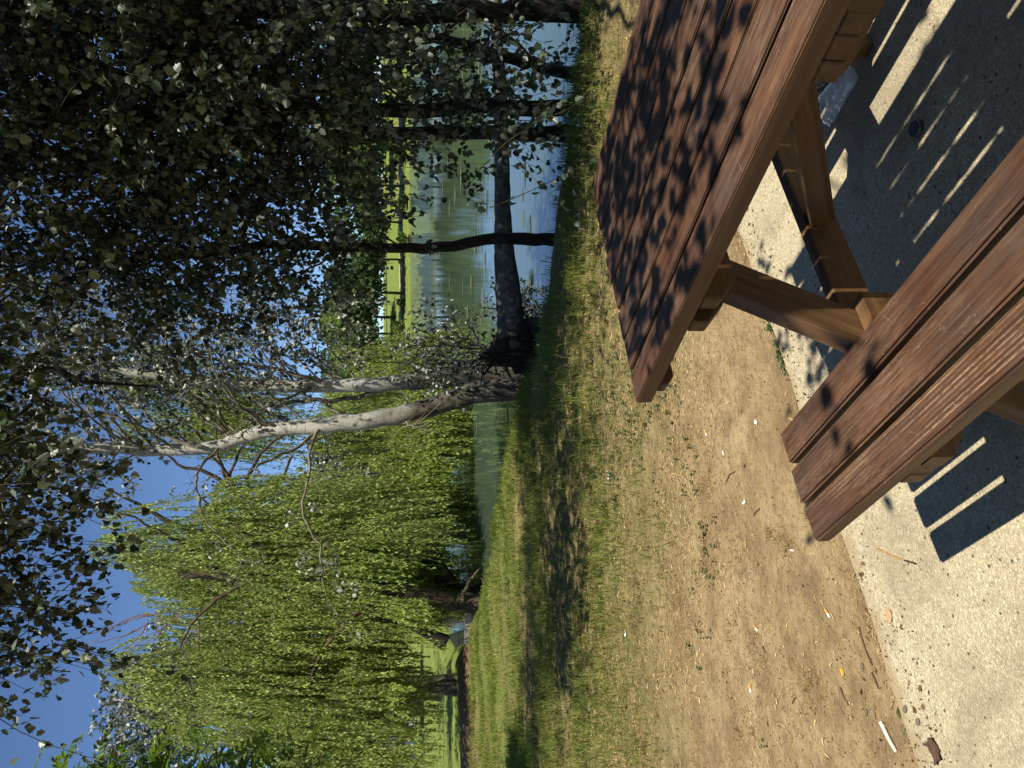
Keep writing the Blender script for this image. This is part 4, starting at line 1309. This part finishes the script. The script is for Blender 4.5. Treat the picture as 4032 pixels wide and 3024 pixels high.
# more of it along the slab edge
e = 5200
n_ = rng.uniform(-1.9, 1.7, e); s_ = SLAB_S - np.abs(rng.normal(size=e)) * .035 - .004
px = T0[0] + s_ * LX[0] + n_ * NX[0]; py = T0[1] + s_ * LX[1] + n_ * NX[1]
ok = rng.random(e) < np.clip((patch(px, py, 4.0, 65) - .3) * 3, .1, 1) * .55
x = np.concatenate([x, px[ok]]); y = np.concatenate([y, py[ok]])
n = len(x)
a = rng.uniform(0, 2 * PI, n); L = rng.uniform(.006, .030, n) * np.clip(.55 + .2 * (y - 1.2), .6, 1.3); w = rng.uniform(.0012, .0030, n) * (.75 + .16 * y)
b = np.stack([x, y, ground_z(x, y) + rng.uniform(.002, .008, n)], -1)
d = np.stack([np.cos(a), np.sin(a), rng.normal(size=n) * .18], -1) * L[:, None] / 2
sd = np.stack([-np.sin(a), np.cos(a), rng.normal(size=n) * .5], -1) * w[:, None] / 2
mb.add(np.stack([b - d - sd, b + d - sd * .5, b + d + sd * .5, b - d + sd], 1).reshape(-1, 3), (np.arange(n) * 4)[:, None] + np.arange(4)[None], 0)
tag(mb.build('straw_litter', M['straw']), 'scattered straw and chaff bits on the sandy earth', 'litter', kind='stuff')

# dark crumbs of bark, soil and seed on the sand
mb = MB()
x, y = scatter(52000, -3.6, 3, .9, 5.0, lambda x, y: np.clip((patch(x, y, 1.8, 81) - .30) * 2.2, .12, 1) * .5)
e = 5000
s_ = SLAB_S + np.abs(rng.normal(size=e)) * .09; n_ = rng.uniform(-1.9, 1.6, e)
px = T0[0] + s_ * LX[0] + n_ * NX[0]; py = T0[1] + s_ * LX[1] + n_ * NX[1]
ok = rng.random(e) < np.clip((patch(px, py, 3.0, 85) - .35) * 3, .05, 1) * .6
ok &= rng.random(e) < .45
nslab = int(ok.sum())
x = np.concatenate([x, px[ok]]); y = np.concatenate([y, py[ok]])
n = len(x)
a = rng.uniform(0, 2 * PI, n); L = rng.uniform(.003, .011, n) * np.where(rng.random(n) < .08, 2.2, 1); w = L * rng.uniform(.2, .7, n)
zc = ground_z(x, y); zc[n - nslab:] = 0
b = np.stack([x, y, zc + rng.uniform(.001, .004, n)], -1)
d = np.stack([np.cos(a), np.sin(a), rng.normal(size=n) * .25], -1) * L[:, None] / 2
sd = np.stack([-np.sin(a), np.cos(a), rng.normal(size=n) * .4], -1) * w[:, None] / 2
mb.add(np.stack([b - d, b - sd, b + d, b + sd], 1).reshape(-1, 3), (np.arange(n) * 4)[:, None] + np.arange(4)[None], 0)
tag(mb.build('soil_crumbs', M['crumb']), 'dark crumbs of bark and seed scattered on the sand', 'litter', kind='stuff')

# low weeds and clover
mb = MB()
x, y = scatter(9000, -4.5, 3, 2.3, 6.0, lambda x, y: np.clip((patch(x, y * 1.5, 1.1, 71) - .55) * 6, 0, 1) * np.clip(.15 + (y - 2.6) * .5, 0, 1))
e = 500
n_ = rng.uniform(-1.9, 1.2, e); s_ = SLAB_S - np.abs(rng.normal(size=e)) * .02
px = T0[0] + s_ * LX[0] + n_ * NX[0]; py = T0[1] + s_ * LX[1] + n_ * NX[1]
ok = patch(px, py, 3.1, 75) > .60
x = np.concatenate([x, px[ok]]); y = np.concatenate([y, py[ok]])
x = np.repeat(x, 5) + rng.normal(size=len(x) * 5) * .016; y = np.repeat(y, 5) + rng.normal(size=len(y) * 5) * .016
ok = ~in_slab(x, y); x, y = x[ok], y[ok]
n = len(x)
leaves(mb, np.stack([x, y, ground_z(x, y) + rng.uniform(.002, .02, n)], -1), rand_dir(n) * np.array([1, 1, .35]) + np.array([0, 0, .2]), rand_dir(n) * .6 + np.array([0, 0, 1.0]), rng.uniform(.008, .018, n), OVAL, 0)
tag(mb.build('ground_weeds', M['weed']), 'low dark green weeds and clover in patches on the dry earth', 'weeds', kind='stuff')

# floating algae streaks
mb = MB()
for k in range(150):
    yy = 9.5 + 36 * rng.random() ** 1.5
    xx = rng.uniform(-.1, .50) * yy
    if signed_shore(np.array([xx]), np.array([yy]))[0] > -.35: continue
    lx = rng.uniform(.06, .26) * (.5 + yy / 22); ly = lx * rng.uniform(.2, .6)
    m = 11
    a = np.linspace(0, 2 * PI, m, endpoint=False)
    r = 1 + .7 * (rng.random(m) - .5)
    mb.add(np.stack([xx + np.cos(a) * r * lx, yy + np.sin(a) * r * ly, np.full(m, WATER_Z + .004 + .0001 * k)], -1), [list(range(m))])
tag(mb.build('floating_algae', plain_mat('algae', (.13, .14, .06), .6, .3, 5, (.09, .10, .045))), 'olive algae mats drifting in streaks on the calm water', 'algae', kind='stuff')

# ------------------------------------------------------------------ litter and small things
def ontop(p, dz=0.0):
    """stand on the slab or on the earth"""
    x, y = p[0], p[1]
    z = 0.0 if bool(in_slab(np.array([x]), np.array([y]))[0]) else gz(x, y)
    return np.array([x, y, z + dz])


def plastic_bag():
    mb = MB()
    o0 = ontop(((.83), 2.07))
    a = np.array([.875, 2.135]); b = np.array([.80, 2.0])
    # crumpled clear cup-shaped wrapper lying on its side
    d = unit(np.array([.07, -.16])) ; s = np.array([-d[1], d[0]])
    nx_, ny_ = 16, 18
    v = []
    for i in range(nx_):
        t = i / (nx_ - 1)
        r = .034 + .016 * t
        for j in range(ny_):
            an = 2 * PI * j / ny_
            rr = r * (1 + .14 * (rng.random() - .5))
            c = np.array([.765, 2.10]) + d * 0
            px_ = -.075 + .15 * t + .004 * rng.normal()
            q = np.array([.83, 2.06]) + d * px_ * -1 + s * math.cos(an) * rr
            v.append((q[0], q[1], .033 + math.sin(an) * rr * .62))
    ii = np.arange(nx_ - 1)[:, None] * ny_; jj = np.arange(ny_)[None]; kk = (jj + 1) % ny_
    mb.add(v, np.stack([ii + jj, ii + kk, ii + ny_ + kk, ii + ny_ + jj], -1).reshape(-1, 4), 0, False)
    mb.add(np.array(v[:ny_]), [list(range(ny_))], 0)
    k = NT('clear_plastic')
    p = k.n('BsdfPrincipled'); p.inputs['Base Color'].default_value = (.75, .78, .82, 1); p.inputs['Roughness'].default_value = .18
    p.inputs['Transmission Weight'].default_value = .25; p.inputs['Alpha'].default_value = .55
    k.l(p.outputs[0], k.out.inputs['Surface'])
    o = mb.build('plastic_cup', k.m, None, (.83, 2.06, 0))
    tag(o, 'crumpled clear plastic cup lying on the slab in the shade under the table', 'cup')


plastic_bag()
mb = MB()
c = ontop((.895, 2.17))
for k in range(7):
    s = c + np.array([rng.normal() * .012, rng.normal() * .012, .008 + rng.random() * .012])
    limb(mb, [s, s + rng.normal(size=3) * .015, s + rng.normal(size=3) * .02], .007, .003, 5, 5, 0, .003, .5)
tag(mb.build('crumpled_wrapper', plain_mat('dirty_foil', (.42, .38, .32), .5, .4, 60, (.12, .1, .08)), None, c), 'small crumpled dirty wrapper beside the clear cup', 'wrapper')


def tin():
    c = ontop((.628, 1.752))
    root = empty('bottle_cap', c)
    tag(root, 'small dark round jar lid standing on the shaded slab between light stripes', 'lid')
    mb = MB(); n = 28
    a = np.linspace(0, 2 * PI, n, endpoint=False)
    prof = [(.020, 0), (.021, .003), (.0205, .006), (.021, .009), (.0205, .013), (.019, .0145), (.017, .0135)]
    for i, (r, z) in enumerate(prof): mb.v.append(np.stack([np.cos(a) * r, np.sin(a) * r, np.full(n, z)], -1))
    mb.n = n * len(prof)
    i = np.arange(len(prof) - 1)[:, None] * n; j = np.arange(n)[None]; q = (j + 1) % n
    mb.f.append((np.stack([i + j, i + q, i + n + q, i + n + j], -1).reshape(-1, 4), 0, True))
    mb.f.append((((len(prof) - 1) * n + np.arange(n))[None], 0, False))
    mb.build('rim', plain_mat('dark_metal', (.10, .10, .10), .35, .5, Metallic=.8), root)
    tag_o = MB(); tag_o.add(np.stack([np.cos(a) * .0165, np.sin(a) * .0165, np.full(n, .0142)], -1), [list(range(n))])
    tag_o.build('cap_face', plain_mat('dull_cap_face', (.07, .07, .07), .5, .4), root)


tin()


def stick(name, label, cat, p0, p1, r, mat, bend=.0, group=None, tip=None):
    mb = MB()
    a = ontop(p0, r); b = ontop(p1, r)
    m = (a + b) / 2 + np.array([(b - a)[1], -(b - a)[0], 0]) * bend
    pth = spline([a, m, b], 12)
    tube(mb, pth, np.linspace(r, r * .8, 12), 7, 0, .06)
    if tip is None:
        o = mb.build(name, mat, None, a)
    else:
        nf = np.concatenate([np.zeros(7 * 7), np.ones(7 * 4)])
        o = mb.build(name, [mat, tip], None, a)
        for q in o.data.polygons:
            if (q.center + Vector(a) - Vector(b)).length < (Vector(b) - Vector(a)).length * .28: q.material_index = 1
    return tag(o, label, cat, group)


bamboo = plain_mat('bamboo_skewer', (.42, .26, .10), .6, .3, 40, (.33, .19, .07)); charred = plain_mat('charred', (.03, .025, .02), .9, .1)
whitew = plain_mat('bleached_wood', (.72, .68, .58), .8, .2, 40, (.55, .50, .40)); twigm = plain_mat('grey_twig', (.13, .095, .06), .85, .15, 60, (.07, .05, .03))
stick('skewer', 'thin bamboo skewer with a charred end on the concrete', 'skewer', on(474, 1896)[:2], on(441, 1981)[:2], .0028, bamboo, .02, None, charred)
stick('bleached_stick', 'snapped white stick on the sand by the slab edge, longest pale stick', 'stick', on(98, 1884)[:2], on(33, 1917)[:2], .0062, whitew, .03)
for (u0, v0, u1, v1, bd, lab) in [(304, 1835, 221, 1863, .06, 'long thin twig lying along the slab edge'), (173, 1795, 134, 1812, .03, 'straight short twig on open sand left of the bleached stick'),
                                  (205, 1862, 170, 1876, -.06, 'crooked twig at the slab edge amid weeds'), (262, 1632, 247, 1638, .1, 'tiny dark twig stub on the sand'),
                                  (560, 1625, 545, 1612, .05, 'dark twig stub on sand near the bench end'), (640, 1570, 618, 1552, .1, 'thin grey twig left of the bench'),
                                  (150, 1700, 138, 1694, .05, 'short black twig on the open sand')]:
    stick('twig', lab, 'twig', on(u0, v0)[:2], on(u1, v1)[:2], .0028, twigm, bd, 'twigs on the sand')

paperm = plain_mat('cigarette_paper', (.80, .77, .70), .8, .2); filt = plain_mat('cigarette_filter', (.62, .36, .12), .7, .2, 120, (.52, .28, .08))


def butt(p, rz, label, length=.03):
    c = ontop(p, .0042)
    root = empty('cigarette_butt', c, rz)
    tag(root, label, 'cigarette butt', 'cigarette butts on the sand')
    mb = MB(); tube(mb, np.array([(x, 0, 0) for x in np.linspace(0, length * .6, 5)]), .0042, 9, 0, .05); mb.build('filter', filt, root)
    mb = MB(); tube(mb, np.array([(x, rng.normal() * .0004, 0) for x in np.linspace(-length * .45, -.0002, 5)]), .0040, 9, 0, .12); mb.build('paper_end', paperm, root)


for (u, v, rz, lab) in [(301, 1618, 1.2, 'cigarette butt at the edge of the dry grass'), (332, 1770, 1.0, 'cigarette butt on the sand below the pale scuffed patch'), (170, 1607, .4, 'cigarette butt lying among dry grass near the left'),
                        (470, 1692, 1.7, 'cigarette butt upright to the view on sand left of the bench end'), (722, 1510, .9, 'cigarette butt in straw beneath the table corner'), (752, 1695, 1.3, 'cigarette butt against the slab edge beyond the bench')]:
    butt(on(u, v)[:2], rz, lab)


def scrap(name, label, cat, p, w, h, mat, rz, group=None, curl=.25):
    c = ontop(p, .002)
    mb = MB(); n = 6
    gx_, gy_ = np.meshgrid(np.linspace(-.5, .5, n), np.linspace(-.5, .5, n))
    j = rng.normal(size=gx_.shape) * .06
    X_ = (gx_ + j) * w; Y_ = (gy_ + rng.normal(size=gx_.shape) * .06) * h
    Z_ = curl * (X_ ** 2 / max(w, h) + rng.random(X_.shape) * .08 * min(w, h)) + .001
    pts = np.stack([X_ * math.cos(rz) - Y_ * math.sin(rz), X_ * math.sin(rz) + Y_ * math.cos(rz), Z_], -1)
    id_ = np.arange(n * n).reshape(n, n)
    f = np.stack([id_[:-1, :-1], id_[:-1, 1:], id_[1:, 1:], id_[1:, :-1]], -1).reshape(-1, 4)
    top = pts.reshape(-1, 3); bot = top - np.array([0, 0, .0008])
    mb.add(top, f); mb.add(bot, f[:, ::-1])
    o = mb.build(name, mat); o.location = c
    return tag(o, label, cat, group)


scrap('cardboard_chip', 'small tan cardboard chip on the concrete by the slab edge', 'cardboard', on(330, 1921)[:2], .030, .026, plain_mat('tan_card', (.45, .29, .15), .8, .2), .3)
scrap('dead_leaf', 'brown curled dead leaf at the corner of the slab', 'leaf', on(36, 2022)[:2], .05, .034, plain_mat('dead_leaf', (.12, .07, .045), .8, .2, 60, (.07, .04, .025)), .8, None, .6)
pap = plain_mat('scrap_paper', (.82, .80, .76), .8, .2)
scrap('orange_peel', 'scrap of orange peel on open sand', 'peel', on(206, 1800)[:2], .020, .017, plain_mat('orange_peel', (.62, .33, .05), .6, .3), .5, None, .5)
for (u, v, s, lab) in [(746, 1617, .022, 'white paper scrap on the straw under the table overhang'), (575, 1592, .024, 'white paper scrap on sand level with the bench end'), (126, 1265, .05, 'white paper scrap lying in the grass at left'),
                       (632, 1310, .05, 'white paper scrap at the edge of the dark rut'), (290, 1343, .035, 'small white scrap in dry grass at left'), (680, 1545, .018, 'tiny white scrap on straw left of the table corner')]:
    scrap('paper_scrap', lab, 'paper scrap', on(u, v)[:2], s, s * .6, pap, u * .01, 'paper scraps on the ground', .5)

# pebbles on the sand
peb = plain_mat('pebble', (.10, .095, .09), .8, .2, 50, (.16, .14, .11))
for i, (u, v, lab) in enumerate([(118, 1851, 'dark pebble beside the slab edge twigs'), (127, 1957, 'dark grey pebble by the lower slab edge'), (100, 1985, 'rounded grey pebble on sand at the slab corner'), (218, 1842, 'charcoal crumb close to the long edge twig')]):
    bm = bmesh.new(); bmesh.ops.create_icosphere(bm, subdivisions=2, radius=.0075)
    for q in bm.verts: q.co = Vector((q.co.x * 1.3, q.co.y * .9, q.co.z * .6)) * (1 + .25 * (random.random() - .5))
    me = bpy.data.meshes.new('pebble'); bm.to_mesh(me); bm.free(); me.materials.append(peb)
    o = bpy.data.objects.new('pebble', me); COL.objects.link(o); o.location = ontop(on(u, v)[:2], .003)
    tag(o, lab, 'pebble', 'pebbles on the sand')

# ------------------------------------------------------------------ camera, light, sky
fwd = Vector((0, math.cos(CAM_P), -math.sin(CAM_P))); upv = Vector((0, math.sin(CAM_P), math.cos(CAM_P))); X = Vector((1, 0, 0))
cr_, sr_ = math.cos(CAM_R), math.sin(CAM_R)
e_u = X * cr_ + upv * sr_; e_v = X * sr_ - upv * cr_
cam = bpy.data.cameras.new('Camera'); co = bpy.data.objects.new('Camera', cam); COL.objects.link(co)
mw = Matrix.Identity(4)
for r in range(3):
    mw[r][0] = e_v[r]; mw[r][1] = e_u[r]; mw[r][2] = -fwd[r]
mw[2][3] = CAM_H
co.matrix_world = mw
cam.sensor_fit = 'HORIZONTAL'; cam.sensor_width = 36; cam.lens = 36 * CAM_F / 4032
cam.clip_start = .02; cam.clip_end = 3000
scene.camera = co

SAZ, SEL = -1.0272, 1.1319
S = Vector((math.cos(SEL) * math.cos(SAZ), math.cos(SEL) * math.sin(SAZ), math.sin(SEL)))
sun = bpy.data.lights.new('Sun', 'SUN'); sun.energy = 5.0; sun.angle = math.radians(.53); sun.color = (1.0, .93, .80)
so = bpy.data.objects.new('Sun', sun); COL.objects.link(so)
so.rotation_euler = S.to_track_quat('Z', 'Y').to_euler()

w = bpy.data.worlds.new('World'); scene.world = w; w.use_nodes = True
nt = w.node_tree
bg = nt.nodes['Background']
sky = nt.nodes.new('ShaderNodeTexSky'); sky.sky_type = 'NISHITA'; sky.sun_disc = False
sky.sun_elevation = SEL; sky.sun_rotation = math.atan2(S.x, S.y); sky.altitude = 2500
sky.air_density = .9; sky.dust_density = .0; sky.ozone_density = 6.5
nt.links.new(sky.outputs[0], bg.inputs['Color']); bg.inputs['Strength'].default_value = .10

scene.view_settings.view_transform = 'Standard'; scene.view_settings.look = 'None'
scene.view_settings.exposure = 0.55; scene.view_settings.gamma = 1
scene.cycles.max_bounces = 8; scene.cycles.transparent_max_bounces = 8
